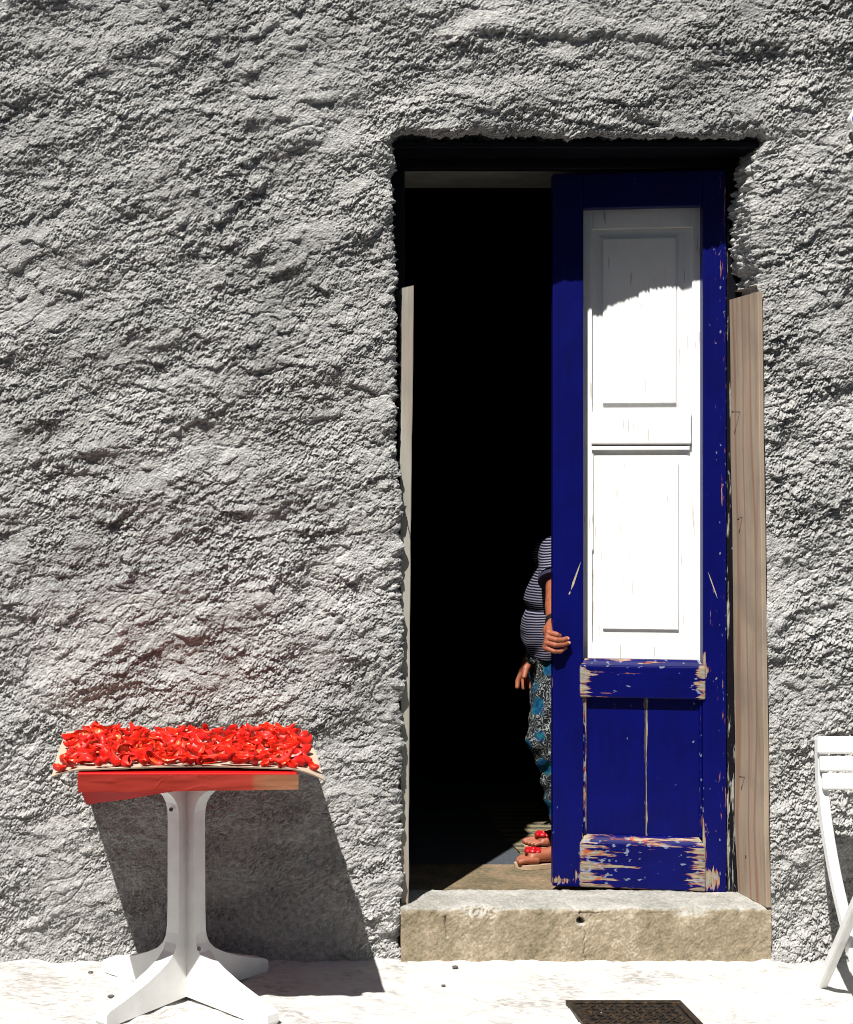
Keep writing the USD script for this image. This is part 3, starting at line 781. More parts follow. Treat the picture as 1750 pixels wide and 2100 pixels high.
def slab(front_b, back_b, front_t, back_t, th, n=60, bow=.003, seed=1):
    """A plank from four corner points of its visible face, thickness th towards +x."""
    zs = np.linspace(0, 1, n)
    r = np.random.default_rng(seed)
    wob = np.interp(np.linspace(0, 1, n), np.linspace(0, 1, 9), r.normal(0, 1, 9)) * bow
    f = front_b + (front_t - front_b) * zs[:, None]
    b = back_b + (back_t - back_b) * zs[:, None]
    f = f + np.stack([wob * .5, wob * .7, 0 * wob], 1)
    b = b + np.stack([wob * .5, -wob * .5, 0 * wob], 1)
    nrm = np.cross((back_b - front_b), (front_t - front_b)); nrm /= np.linalg.norm(nrm)
    if nrm[0] < 0:
        nrm = -nrm
    r_ = .002
    d = (b - f); d /= np.linalg.norm(d, axis=1, keepdims=True)
    cols = [f + d * r_, f + d * (np.linalg.norm(b - f, axis=1, keepdims=True) * .5), b - d * r_, b + nrm * r_, b + nrm * (th - r_), b - d * r_ + nrm * th, f + d * r_ + nrm * th, f + nrm * (th - r_), f + nrm * r_, f + d * r_]
    G = np.stack(cols, 1)
    m = grid_mesh(G)
    nn = len(cols)
    caps = []
    for row, fl_ in ((0, False), (n - 1, True)):
        pts = G[row, :nn - 1]
        c = pts.mean(0)
        vv = np.vstack([pts, c])
        ff = [(i, (i + 1) % (nn - 1), nn - 1) for i in range(nn - 1)]
        caps.append(trimesh.Trimesh(vv, np.array(ff) if fl_ else np.array(ff)[:, ::-1], process=False))
    m = cat(m, *caps)
    m.fix_normals()
    return m


pr = thing('plank', 'wide raw pine plank with bent nails standing against the right jamb', 'plank')
part('board', slab(b0, b1, t0, t1, .016, seed=3), M['plank'], pr)
xface = lambda px, py, y: at(px, py, y)


def bent_nail(p, out, down, n=6):
    """A nail that sticks out of the face at p, bent."""
    pts = [p, p + np.array(out) * .6, p + np.array(out), p + np.array(out) + np.array(down) * .5, p + np.array(out) + np.array(down)]
    return cat(tube(pts, .0016, 6), trimesh.creation.icosphere(1, .0034).apply_translation(pts[-1]))


def face_pt(py, s):
    """Point on the right plank's face: s = 0 at its front edge, 1 at its back."""
    t = np.clip((1862 - py) / (1862 - 598), 0, 1)
    f, b = b0 + (t0 - b0) * t, b1 + (t1 - b1) * t
    return f + (b - f) * s


for (py, s, out, dn) in ((840, .66, (-.020, .001, .001), (-.005, .001, .000)), (1062, .64, (-.012, -.001, -.002), (-.002, .0, -.004)), (1610, .66, (-.012, -.002, .002), (-.004, 0, .001))):
    part('nail', bent_nail(face_pt(py, s), out, dn), M['nail'], pr)
part('knot', trimesh.creation.icosphere(2, .006).apply_scale((.25, .7, 1.3)).apply_translation(face_pt(1777, .66)), M['nail'], pr)

pl = thing('plank', 'narrow grey weathered plank standing on edge against the left jamb', 'plank')
lb, lt = at(823, 1854, .034), at(826, 592, .034)
rb, rt = at(838.5, 1854, .036), at(850, 586, .036)
mid = [(at(821, 960, .034), at(846.5, 900, .036))]


def edge_plank():
    n = 70
    zs = np.linspace(0, 1, n)
    r = np.random.default_rng(5)
    pyl = 1854 + (590 - 1854) * zs
    lx = np.interp(pyl, [590, 780, 960, 1200, 1600, 1854], [826.5, 823.5, 820.5, 822, 821.5, 823]) + np.interp(zs, np.linspace(0, 1, 12), r.normal(0, .7, 12))
    rx = np.interp(pyl, [590, 830, 860, 1200, 1600, 1854], [850, 847, 846.5, 842, 840, 838.5]) + np.interp(zs, np.linspace(0, 1, 25), r.normal(0, .5, 25))
    Lf = np.array([at(a, b, .034) for a, b in zip(lx, pyl)])
    Rf = np.array([at(a, b - 5 * t, .036) for a, b, t in zip(rx, pyl, zs)])
    back = np.array([0, .14, 0])
    e = .002
    G = np.stack([Lf + [0, e, 0], Lf + [e, 0, 0], (Lf + Rf) / 2, Rf - [e, 0, 0], Rf + [0, e, 0], Rf + back, Lf + back, Lf + [0, e, 0]], 1)
    m = grid_mesh(G)
    caps = []
    for row in (0, n - 1):
        pts = G[row, :-1]
        k = len(pts)
        caps.append(trimesh.Trimesh(np.vstack([pts, pts.mean(0)]), np.array([(i, (i + 1) % k, k) for i in range(k)]), process=False))
    m = cat(m, *caps)
    m.merge_vertices()
    m.fix_normals()
    return m


part('board', edge_plank(), M['plank_grey'], pl)
part('nail', bent_nail(at(832, 1060, .034), (-.004, -.030, .004), (.0, -.004, -.004)), M['nail'], pl)

# ------------------------------------------------------------------ pedestal table
TX, TY = .047, -.335
table = thing('table', 'white plastic pedestal table with a red cloth taped round its top', 'table', (TX, TY, 0))
hx = .304
part('table_top', rbox((-hx, -.358, .694), (hx, .25, .7385), .006, .05), M['red_cloth'], table, label='table top wrapped in red oilcloth')
# tape round the front edge, wrinkled
us = np.linspace(-hx + .002, hx + .002, 160)
zs = np.linspace(.688, .7335, 16)
U, Zt = np.meshgrid(us, zs, indexing='ij')
wr = .0004 * band(U.shape, .004, 71, .05, 5, 3) + .0012 * np.exp(-(band(U.shape, .004, 72, .05, 6, 2) / .12) ** 2) * smoothstep(.2, .8, band(U.shape, .004, 73, .12, 2))
Zt2 = Zt + .0 + .004 * (us[:, None] / hx) * (Zt < .70)
Yt = -.3605 - np.maximum(wr, -.0006)
part('tape', grid_mesh(np.stack([U, Yt, Zt2], -1)), M['tape'], table, smooth=True, label='wrinkled parcel tape along the front edge')
# cloth hanging loose below the left front
fu = np.linspace(0, 1, 40)
fv = np.linspace(0, 1, 10)
FU, FV = np.meshgrid(fu, fv, indexing='ij')
drop = .060 * (1 - FU) ** .8
FXg = -hx + .005 + .36 * FU + .016 * (1 - FU) * FV
FZg = .696 - FV * drop
FYg = -.350 + .004 * np.sin(FU * 14) * FV + .055 * FV
part('cloth_flap', grid_mesh(np.stack([FXg, FYg, FZg], -1)), M['red_cloth'], table, smooth=True)
# four fins: arm + column + flare
outline = [(0.002, .012), (.12, .008), (.30, .001), (.345, .001), (.352, .012), (.350, .036), (.335, .045), (.28, .060), (.20, .085), (.14, .110), (.10, .131), (.077, .152), (.065, .175), (.0595, .205), (.057, .28), (.056, .54), (.058, .565), (.064, .588), (.077, .608), (.098, .626), (.125, .642), (.14, .66), (.145, .693), (.002, .693)]
ang0 = (46, 134, 226, 314)
th = .046
for k, a in enumerate(ang0):
    cs = m3.CrossSection([np.array(outline)]).offset(-.004, m3.JoinType.Round, 2.0, 16).offset(.004, m3.JoinType.Round, 2.0, 16)
    solid = tm(m3.Manifold.extrude(cs, th))
    v = np.array(solid.vertices)
    p = np.stack([v[:, 0], v[:, 2] - th / 2, v[:, 1]], 1)
    # the fins' inner end is mitred so that four meet in a cross without overlapping
    p[:, 0] = np.maximum(p[:, 0], np.abs(p[:, 1]) + .0006)
    s = math.sin(math.radians(a)); c = math.cos(math.radians(a))
    w = np.stack([p[:, 0] * c - p[:, 1] * s, p[:, 0] * s + p[:, 1] * c, p[:, 2]], 1)
    m = trimesh.Trimesh(w, solid.faces, process=False)
    m.fix_normals()
    part('leg', m, M['white_plastic'], table, smooth=25)
for (px, py, ys) in ((351, 1660, -.385), (408, 1946, -.405)):
    q = at(px, py, ys) - np.array([TX, TY, 0])
    c = trimesh.creation.cylinder(.006, .006, sections=14)
    c.apply_transform(trimesh.transformations.rotation_matrix(math.pi / 2, (1, 0, 0)))
    part('screw', c.apply_translation((q[0], q[1] - .001, q[2])), M['screw'], table)

# cardboard
CX0, CX1, CY0, CY1 = -.331, .426, -.680, -.045


def card_z(x, y):
    """Height of the cardboard's upper side: flat on the table, drooping where it overhangs."""
    x, y = np.asarray(x, float), np.asarray(y, float)
    front = smoothstep(-.42, -.68, y)
    oL, oR = np.maximum((TX - hx) + .02 - x, 0), np.maximum(x - (TX + hx) + .03, 0)
    return .7445 + .0035 * np.sin(x * 9 + 1) * np.sin(y * 7) + .002 - (2.2 * front + .25) * oL ** 2 - (2.6 * front + .2) * oR ** 2 + .003 * smoothstep(-.62, -.68, y) + .001


cx, cy = np.linspace(CX0, CX1, 60), np.linspace(CY0, CY1, 50)
CXX, CYY = np.meshgrid(cx, cy, indexing='ij')
CYY = CYY + .006 * np.sin(CXX * 8 + .5) * smoothstep(-.55, -.68, CYY)
top = np.stack([CXX, CYY, card_z(CXX, CYY)], -1)
board_t = grid_mesh(top)
bot = top.copy(); bot[..., 2] -= .004
rim = []
for sl in (np.s_[:, 0], np.s_[-1, :], np.s_[::-1, -1], np.s_[0, ::-1]):
    rim.append(grid_mesh(np.stack([bot[sl], top[sl]], 1), True))
cb = thing('cardboard', 'sheet of brown cardboard laid over the red table top', 'cardboard')
part('sheet', cat(board_t, grid_mesh(bot, True)), M['card'], cb, smooth=True)
part('cut_edge', cat(*rim), M['card_edge'], cb, smooth=False)

# ------------------------------------------------------------------ tomatoes drying on it
def boat(a, b, dep, curl, pinch, seed, twist=0.0):
    """A quarter of a plum tomato, skin down: (skin, flesh, pulp)."""
    r = np.random.default_rng(seed)
    n, m = 15, 11
    u = np.linspace(-1, 1, n)
    wob = np.interp(u, np.linspace(-1, 1, 6), r.normal(1, .08, 6))
    rad = (1 - np.abs(u) ** 2.3) ** .62 * wob + .015
    vs = np.linspace(-1.0, 1.0, m)
    ang = vs * (math.pi / 2 + .25)
    Uu, Aa = np.meshgrid(u, ang, indexing='ij')
    Rr = np.repeat(rad[:, None], m, 1)
    x = a * Uu
    y = b * Rr * np.sin(Aa) * (1 - pinch * (np.abs(Aa) > 1.4))
    z = -dep * Rr * np.cos(Aa) + curl * np.abs(Uu) ** 2 + .0025 * np.interp(Uu, np.linspace(-1, 1, 7), r.normal(0, 1, 7))
    y = y + twist * Uu ** 2
    skin = grid_mesh(np.stack([x, y, z], -1), True)
    k = .80
    zi = -dep * .62 * Rr * np.cos(Aa * .92) + curl * np.abs(Uu) ** 2 + .0006 * r.normal(0, 1, Uu.shape) + .0025 * np.interp(Uu, np.linspace(-1, 1, 7), r.normal(0, 1, 7)) * 0
    xi, yi = a * .93 * Uu, b * .86 * Rr * np.sin(Aa) * (1 - pinch) + twist * Uu ** 2
    inner = np.stack([xi, yi, zi], -1)
    rimL = np.stack([np.stack([x, y, z], -1)[:, 0], inner[:, 0]], 1)
    rimR = np.stack([inner[:, -1], np.stack([x, y, z], -1)[:, -1]], 1)
    flesh = cat(grid_mesh(inner), grid_mesh(rimL), grid_mesh(rimR))
    pp = inner[3:-3, 3:-3].copy()
    pp[..., 2] += .0012 + .0012 * r.normal(0, 1, pp.shape[:2])
    return skin, flesh, grid_mesh(pp)


kinds = [(.032, .0165, .017, .008, .10, 1, .0), (.036, .0145, .014, .012, .15, 2, .006), (.028, .018, .018, .004, .05, 3, .0), (.034, .0155, .016, .016, .2, 4, -.006), (.030, .0135, .020, .006, .3, 5, .004), (.025, .017, .015, .010, .0, 6, .002)]
spots_t = []
rows, colsn = 13, 19
for j in range(rows):
    for i in range(colsn):
        x = -.315 + (i + .5 + (.25 if j % 2 else -.2)) * (.722 / colsn) + random.uniform(-.011, .011)
        y = -.684 + (j + .5) * (.600 / rows) + random.uniform(-.012, .012)
        if j > rows - 4 and (x < -.27 or x > .36 + .02 * (rows - j)):
            continue
        if random.random() < .05:
            continue
        spots_t.append((x, y, j))
TLAB = 'halved ripe red tomato heaped among others behind the front row on the cardboard'
ORD = ['leftmost', 'second from the left', 'third from the left', 'fourth from the left', 'fifth from the left', 'sixth from the left', 'seventh from the left', 'eighth from the left', 'ninth from the left', 'tenth from the left',
       'ninth from the right', 'eighth from the right', 'seventh from the right', 'sixth from the right', 'fifth from the right', 'fourth from the right', 'third from the right', 'second from the right', 'rightmost']
front = sorted(i for i, p in enumerate(spots_t) if p[2] == 0)
front.sort(key=lambda i: spots_t[i][0])
place = {i: (ORD[k] if k < len(front) // 2 else ORD[len(ORD) - len(front) + k]) for k, i in enumerate(front)}
protos = []
for n, (x, y, jrow) in enumerate(spots_t):
    kd = n % len(kinds)
    z = float(card_z(x, y))
    tilt, roll = random.gauss(0, 14), random.gauss(0, 24)
    if random.random() < .12:
        roll += random.choice([-70, 70, 160])
    rz = random.uniform(0, 360) if random.random() < .5 else random.gauss(10, 35)
    sc = random.uniform(.72, 1.08)
    path = numbered('/World/tomato_half')
    xf = UsdGeom.Xform.Define(stage, path)
    xf.AddTranslateOp().Set(Gf.Vec3d(x, y, z + .0155 * sc + random.uniform(0, .007)))
    xf.AddRotateXYZOp().Set(Gf.Vec3f(roll, tilt, rz))
    xf.AddScaleOp().Set(Gf.Vec3f(sc, sc, sc))
    o = tag(xf, f'halved red tomato in the front row at the cardboard edge, {place[n]}' if n in place else TLAB, 'tomato', 'halved tomatoes drying on the cardboard')
    if n < len(kinds):
        sk, fl_, pu = boat(*kinds[kd])
        part('skin', sk, M['tom_skin'], o, smooth=True)
        part('flesh', fl_, M['tom_flesh'], o, smooth=40)
        part('pulp', pu, M['tom_seed'], o, smooth=True)
        protos.append(o)
    else:
        o.GetReferences().AddInternalReference(protos[kd].GetPath())
        o.SetInstanceable(True)

# ------------------------------------------------------------------ white folding chair cut by the picture's right edge
ch = thing('chair', 'white plastic folding chair with slatted back at the right edge', 'chair', (2.216, -.33, 0))
CW = .22


def bar(pts, w, t, mirror=False):
    """A flat bar through (y, z) points at width w across x, thickness t."""
    pts = np.array(pts, float)
    n = 40
    s = np.linspace(0, 1, len(pts))
    from scipy.interpolate import PchipInterpolator
    yy, zz = PchipInterpolator(s, pts[:, 0])(np.linspace(0, 1, n)), PchipInterpolator(s, pts[:, 1])(np.linspace(0, 1, n))
    d = np.gradient(np.stack([yy, zz], 1), axis=0); d /= np.linalg.norm(d, axis=1, keepdims=True)
    nrm = np.stack([-d[:, 1], d[:, 0]], 1)
    ring = []
    k = .3
    for (a, b) in ((-1, -1 + k), (-1 + k, -1), (1 - k, -1), (1, -1 + k), (1, 1 - k), (1 - k, 1), (-1 + k, 1), (-1, 1 - k), (-1, -1 + k)):
        ring.append(np.stack([np.full(n, a * w / 2), yy + nrm[:, 0] * b * t / 2, zz + nrm[:, 1] * b * t / 2], 1))
    G = np.stack(ring, 1)
    m = grid_mesh(G)
    caps = []
    for row in (0, n - 1):
        p = G[row, :-1]
        caps.append(trimesh.Trimesh(np.vstack([p, p.mean(0)]), np.array([(i, (i + 1) % 8, 8) for i in range(8)]), process=False))
    m = cat(m, *caps); m.merge_vertices(); m.fix_normals()
    return m


post = [(.155, .745), (.153, .65), (.130, .53), (.070, .38), (-.02, .23), (-.15, .06), (-.19, .004)]
rear = [(.085, .004), (.01, .10), (-.06, .19), (-.16, .32), (-.22, .395)]
for s in (-1, 1):
    part('post', bar(post, .030, .034).apply_translation((s * (CW - .016), 0, 0)), M['white_plastic'], ch, smooth=35)
    part('rear_leg', bar(rear, .026, .030).apply_translation((s * (CW - .006 + .019), 0, 0)), M['white_plastic'], ch, smooth=35)
for (z0, z1, ins) in ((.703, .757, -.008), (.650, .697, -.004), (.594, .646, .002)):
    yb = np.interp((z0 + z1) / 2, [.594, .745], [.118, .135])
    part('slat', rbox((-CW - .006 + ins + .008, yb - .012, z0), (CW + .006 - ins - .008, yb + .006, z1), .008, .06), M['white_plastic'], ch, smooth=35)
for k in range(6):
    yy = -.23 + k * .055
    part('seat_slat', rbox((-CW + .100, yy, .395), (CW - .100, yy + .046, .412), .006), M['white_plastic'], ch)
for s in (-1, 1):
    part('seat_rail', rbox((s * .07 - .012, -.23, .372), (s * .07 + .012, .09, .394), .005), M['white_plastic'], ch)

# ------------------------------------------------------------------ iron cover in the pavement
cov = thing('access_cover', 'square patterned cast iron access cover set in the pavement', 'access cover', (1.336, -.57, 0))
cwid = .17
FRZ = .0105
for lo, hi in (((-cwid, .155, -.01), (cwid, .177, FRZ)), ((-cwid, -.177, -.01), (cwid, -.155, FRZ)), ((-cwid, -.1545, -.01), (-cwid + .02, .1545, FRZ)), ((cwid - .02, -.1545, -.01), (cwid, .1545, FRZ))):
    part('frame', rbox(lo, hi, .002), M['iron'], cov)
part('plate', rbox((-cwid + .022, -.1525, -.012), (cwid - .022, .1525, .0065), .002), M['iron'], cov)
bl = []
for i in range(11):
    for j in range(11):
        x, y = -.125 + i * .025, -.13 + j * .026
        b = rbox((-.009, -.0032, 0), (.009, .0032, .0042), .0012)
        b.apply_transform(trimesh.transformations.rotation_matrix(math.radians(45 if (i + j) % 2 else -45), (0, 0, 1)))
        bl.append(b.apply_translation((x, y, .0062)))
part('tread_pattern', cat(*bl), M['iron'], cov)

# ------------------------------------------------------------------ small things
orn = thing('wall_ornament', 'white and blue glazed ornament on the wall at the right edge', 'ornament', at(1783, 250, 0))


def lobes(n, r, amp, y0, y1, sy=1.3):
    a = np.linspace(0, 2 * np.pi, 120, endpoint=False)
    rr = r * (1 + amp * np.cos(n * a))
    m = tm(m3.Manifold.extrude(m3.CrossSection([np.stack([rr * np.cos(a), rr * sy * np.sin(a)], 1)]).offset(-.004, m3.JoinType.Round, 2., 8).offset(.004, m3.JoinType.Round, 2., 8), y1 - y0))
    v = np.array(m.vertices)
    m = trimesh.Trimesh(np.stack([v[:, 0], y0 + (y1 - y0) - v[:, 2], v[:, 1]], 1), m.faces, process=False)
    m.fix_normals()
    return m


part('plaque', lobes(8, .072, .07, -.045, -.018), M['ceramic'], orn)
part('painted_rim', lobes(8, .070, .065, -.048, -.0445), M['ceramic_blue'], orn)
part('painted_field', lobes(8, .052, .06, -.0505, -.0475), M['ceramic'], orn)
part('fixing', rbox((-.02, -.02, -.02), (.02, .01, .02), .003), M['nail'], orn)
for (px, py, r_, lab) in ((934, 1986, .0085, 'small dark pebble on the pavement just below the doorstep'), (910, 2023, .0055, 'tiny dark pebble on the pavement right of the table shadow'),
                          (186, 1997, .0075, 'small dark pebble on the pavement left of the table foot'), (228, 2046, .008, 'small black pebble beside the front left table foot')):
    k = (py - 978) / EYE
    m = trimesh.creation.icosphere(2, r_)
    v = m.vertices * np.array([1.2, .9, .6])
    v = v * (1 + .18 * np.sin(v[:, [0]] * 700 + px) * np.cos(v[:, [1]] * 600))
    tag(part('pebble', trimesh.Trimesh(v + np.array([(px - 350) / k, FOC / k - 5, r_ * .45]), m.faces, process=False), M['stone'], smooth=True), lab, 'pebble')

# striped rug on the room's floor
rg = np.array([(x, y) for x in (0, 1) for y in (0, 1)])
RX, RY = np.meshgrid(np.linspace(-.55, .55, 60), np.linspace(0, .9, 40), indexing='ij')
rug = thing('rug', 'yellow and black striped rug on the floor inside the room', 'rug', (1.85, .80, .147))
part('pile', cat(grid_mesh(np.stack([RX, RY, .009 + .002 * np.sin(RX * 9) * np.cos(RY * 12)], -1)), grid_mesh(np.stack([RX, RY, 0 * RX + .002], -1), True),
                 grid_mesh(np.stack([np.stack([RX[:, 0], RY[:, 0], 0 * RX[:, 0] + .002], -1), np.stack([RX[:, 0], RY[:, 0], .009 + .002 * np.sin(RX[:, 0] * 9)], -1)], 1), True)), M['rug'], rug, smooth=True)

# ------------------------------------------------------------------ the person behind the door
def chain(joints):
    """Hulls of neighbouring spheres: [(point, radius), ...]."""
    out = []
    for (a, ra), (b, rb_) in zip(joints[:-1], joints[1:]):
        sa = m3.Manifold.sphere(ra, 20).translate(list(map(float, a)))
        sb = m3.Manifold.sphere(rb_, 20).translate(list(map(float, b)))
        out.append(m3.Manifold.batch_hull([sa, sb]))
    return out


def ell(c, r, n=32):
    return m3.Manifold.sphere(1.0, n).scale(list(map(float, r))).translate(list(map(float, c)))


def smooth_union(ms, edge=.01, it=12):
    u = m3.Manifold.batch_boolean(ms, m3.OpType.Add)
    t = tm(u.refine_to_length(edge))
    t.merge_vertices()
    if it:
        trimesh.smoothing.filter_taubin(t, lamb=.5, nu=.53, iterations=it)
    return t


FLZ = .150
person = thing('person', 'person in a striped shirt and printed trousers half hidden behind the blue door', 'person', (0, 0, 0))
neck = np.array([1.515, .76, 1.355])
head_c = np.array([1.575, .75, 1.485])
wrist = np.array([1.313, .345, 1.052])
elbow = np.array([1.366, .52, 1.135])
shoul = np.array([1.395, .62, 1.262])
body = []
body += [ell((1.45, .76, 1.16), (.10, .150, .17)), ell((1.45, .76, .98), (.125, .150, .14)), ell((1.47, .76, .86), (.125, .165, .12))]
body += chain([(neck + [0, 0, -.06], .06), (neck, .05), (head_c - [0, 0, .06], .055)])
body += [ell(head_c, (.092, .075, .112)), ell(head_c + [-.055, 0, -.055], (.045, .045, .045)), ell(head_c + [-.098, 0, -.005], (.018, .014, .024)),
         ell(head_c + [.0, -.076, -.005], (.018, .010, .03)), ell(head_c + [.0, .076, -.005], (.018, .010, .03)), ell(head_c + [-.087, 0, -.052], (.014, .026, .010))]
body += chain([((1.45, .68, 1.25), .055), (shoul, .044), (elbow, .038), (elbow + (wrist - elbow) * .35, .037), (wrist, .0245)])
rsh, rel, rwr = np.array([1.44, .90, 1.262]), np.array([1.475, .98, 1.03]), np.array([1.388, .990, .882])
body += chain([((1.46, .84, 1.25), .050), (rsh, .044), (rel, .038), (rwr, .025)])
# legs, feet
kn, an = np.array([1.372, .655, .60]), np.array([1.440, .64, .235])
kn2, an2 = np.array([1.425, .83, .60]), np.array([1.525, .885, .245])
body += chain([((1.47, .69, .86), .10), (kn, .050), (kn + (an - kn) * .35, .042), (an, .032)])
body += chain([((1.47, .83, .86), .10), (kn2, .050), (kn2 + (an2 - kn2) * .35, .042), (an2, .032)])


def foot(ank, toe, side):
    """Heel to toes; the sole 22 mm above the floor on the sandal."""
    ank, toe = np.array(ank), np.array(toe)
    z = FLZ + .020
    d = toe - ank; d[2] = 0
    L = np.linalg.norm(d); d /= L
    n = np.array([-d[1], d[0], 0]) * side
    heel = ank * [1, 1, 0] - d * .035 + [0, 0, z + .028]
    ball = ank * [1, 1, 0] + d * (L - .055) + [0, 0, z + .016]
    out = chain([(ank, .034), (heel, .027)]) + chain([(ank - [0, 0, .015], .034), (ball + n * .018 + [0, 0, .006], .020)]) + chain([(ank - [0, 0, .03], .030), (ball - n * .022, .016)])
    out += chain([(ball + n * .018, .018), (ball - n * .024, .015)]) + chain([(heel, .026), (ball - n * .02, .016)])
    for k, (off, ln, r_) in enumerate(((.030, .052, .0125), (.012, .053, .0085), (-.003, .047, .0080), (-.018, .040, .0075), (-.031, .031, .0070))):
        b_ = ball + n * off + [0, 0, -.004]
        out += chain([(b_ - d * .01, r_), (b_ + d * ln * .6 + [0, 0, .001], r_ * .95), (b_ + d * ln + [0, 0, -.004], r_ * .9)])
    return out


f1 = foot(an - [0, 0, .02], (1.243, .607, 0), 1)
f2 = foot(an2 - [0, 0, .02], (1.340, .868, 0), -1)
body += f1 + f2
bm = smooth_union(body, .012, 10)

# the hand that holds the door, finer
hand = []
palm = [(wrist, .0235), ((1.288, .300, 1.030), .024)]
hand += chain(palm)
mcp = [np.array(p) for p in ((1.2745, .252, 1.030), (1.2700, .249, 1.0135), (1.2665, .249, .9965), (1.2640, .253, .9800))]
tips = [np.array(p) for p in ((1.3060, .2375, 1.0215), (1.3310, .2350, 1.0125), (1.3350, .2345, .9985), (1.3250, .2355, .9815))]
for k in range(4):
    hand += chain([((1.292, .312, 1.044 - .010 * k), .0175), (mcp[k], .0120)])
    if k:
        hand += chain([(mcp[k - 1], .0112), (mcp[k], .0112)])
fingers = []
for k in range(4):
    pip = mcp[k] + np.array([.020, -.026, -.004 - (.005 if k == 3 else 0)])
    dip = pip * .45 + tips[k] * .55 + np.array([0, -.004, -.0025 - (.004 if k == 3 else 0)])
    r_ = (.0088, .0090, .0088, .0078)[k]
    fingers.append(chain([(mcp[k], .0108), (pip, r_ + .0006), (dip, r_ * .95), (tips[k], r_ * .86)]))
thumb = chain([((1.296, .308, 1.030), .0150), ((1.312, .322, 1.000), .0115), ((1.330, .326, .985), .0095)])
hm = m3.Manifold.batch_boolean(hand + [x for f in fingers for x in f] + thumb + chain([(elbow + (wrist - elbow) * .6, .031), (wrist, .0245)]), m3.OpType.Add)
ht = tm(hm.refine_to_length(.0032)); ht.merge_vertices()
trimesh.smoothing.filter_taubin(ht, lamb=.5, nu=.53, iterations=6)
# the hanging far hand
hb = np.array([-.18, -.05, -.98]); hb /= np.linalg.norm(hb)
h2 = chain([(rwr, .024), (rwr + hb * .035, .025)])
for k in range(4):
    o_ = np.array([-.030 + .018 * k, -.004 * k, 0])
    m0 = rwr + hb * .075 + o_ * .9
    pp = m0 + np.array([-.016 + .004 * k, -.004, -.036])
    tp = pp + np.array([-.004 + .004 * k, -.008, -.026 + .003 * abs(k - 1)])
    h2 += chain([(rwr + hb * .03 + o_ * .4, .018), (m0, .0115)]) + chain([(m0, .0105), (pp, .0092), (tp, .0078)])
h2 += chain([(rwr + hb * .03, .016), (rwr + hb * .06 + [-.02, -.03, 0], .012), (rwr + hb * .09 + [-.025, -.045, 0], .0095)])
ht2 = tm(m3.Manifold.batch_boolean(h2, m3.OpType.Add).refine_to_length(.004)); ht2.merge_vertices()
trimesh.smoothing.filter_taubin(ht2, lamb=.5, nu=.53, iterations=6)


def man(t):
    return m3.Manifold(m3.Mesh(np.asarray(t.vertices, np.float32), np.asarray(t.faces, np.uint32)))


try:
    whole = tm(man(bm) + man(ht) + man(ht2))
    whole.merge_vertices()
    if len(whole.faces) < len(bm.faces) * .5:
        raise ValueError
except Exception:
    whole = cat(bm, ht, ht2)
part('body', whole, M['skin'], person, smooth=True)
# finger nails on the two middle fingers
for k in (1, 2):
    part('finger_nail', trimesh.creation.icosphere(2, 1.).apply_scale((.0055, .0018, .0042)).apply_translation(tips[k] + [.001, -.0068, .0005]), M['nail_keratin'], person)

# shirt: rings of a profile seen from the side, with sleeves
zr = [.895, .93, .96, .99, 1.03, 1.055, 1.068, 1.082, 1.10, 1.14, 1.20, 1.26, 1.30, 1.325, 1.345]
fxr = [1.304, 1.291, 1.285, 1.281, 1.286, 1.297, 1.306, 1.298, 1.292, 1.301, 1.327, 1.357, 1.377, 1.397, 1.405]
bxr = [1.60, 1.60, 1.59, 1.585, 1.575, 1.57, 1.57, 1.57, 1.57, 1.57, 1.57, 1.56, 1.55, 1.53, 1.50]
yr = [.185, .185, .18, .178, .172, .168, .165, .17, .174, .176, .175, .17, .15, .11, .06]
zz_ = np.linspace(zr[0], zr[-1], 90)
a_ = np.linspace(0, 2 * np.pi, 72)
ZZ, AA = np.meshgrid(zz_, a_, indexing='ij')
fx_, bx_, ry_ = (np.interp(ZZ, zr, q_) for q_ in (fxr, bxr, yr))
cxm, rxm = (fx_ + bx_) / 2, (bx_ - fx_) / 2
ca, sa = np.cos(AA), np.sin(AA)
SHX = cxm - rxm * np.sign(ca) * np.abs(ca) ** .85
SHY = .755 + ry_ * np.sign(sa) * np.abs(sa) ** .85
fold = .0035 * np.sin(ZZ * 85 + 3 * np.cos(AA * 2)) * smoothstep(1.0, .93, ZZ) + .004 * np.sin(AA * 9 + ZZ * 30) * smoothstep(1.05, .9, ZZ)
SHX += .018
SHX -= fold * ca
SHY += fold * sa
shirt = grid_mesh(np.stack([SHX, SHY, ZZ], -1))
shirt.fix_normals()


def sleeve(p0, p1, r0, r1, hem_dir):
    n = 18
    pts = np.array([p0 + (p1 - p0) * t for t in np.linspace(0, 1, n)])
    t = tube(pts, np.linspace(r0, r1, n), 28)
    keepf = ~np.any(t.faces == len(t.vertices) - 1, axis=1)
    return trimesh.Trimesh(t.vertices, t.faces[keepf], process=False)


sl1 = sleeve(np.array([1.43, .68, 1.275]), shoul + (elbow - shoul) * .62, .088, .066, None)
sl2 = sleeve(np.array([1.44, .85, 1.275]), rsh + (rel - rsh) * .5, .072, .055, None)
caps = [tm(ell(c_, (.088, .085, .074))) for c_ in ((1.425, .672, 1.262), (1.445, .848, 1.262))]
part('shirt', cat(shirt, sl1, sl2, *caps), M['shirt'], person, smooth=True, label='dark blue shirt with thin white stripes')
hem = shoul + (elbow - shoul) * .62
dh = (elbow - shoul) / np.linalg.norm(elbow - shoul)
part('sleeve_hem', tube([hem - dh * .008, hem + dh * .006], [.0672, .0665], 28), simple('navy_hem', (.012, .012, .035), .9, .1, 40), person)
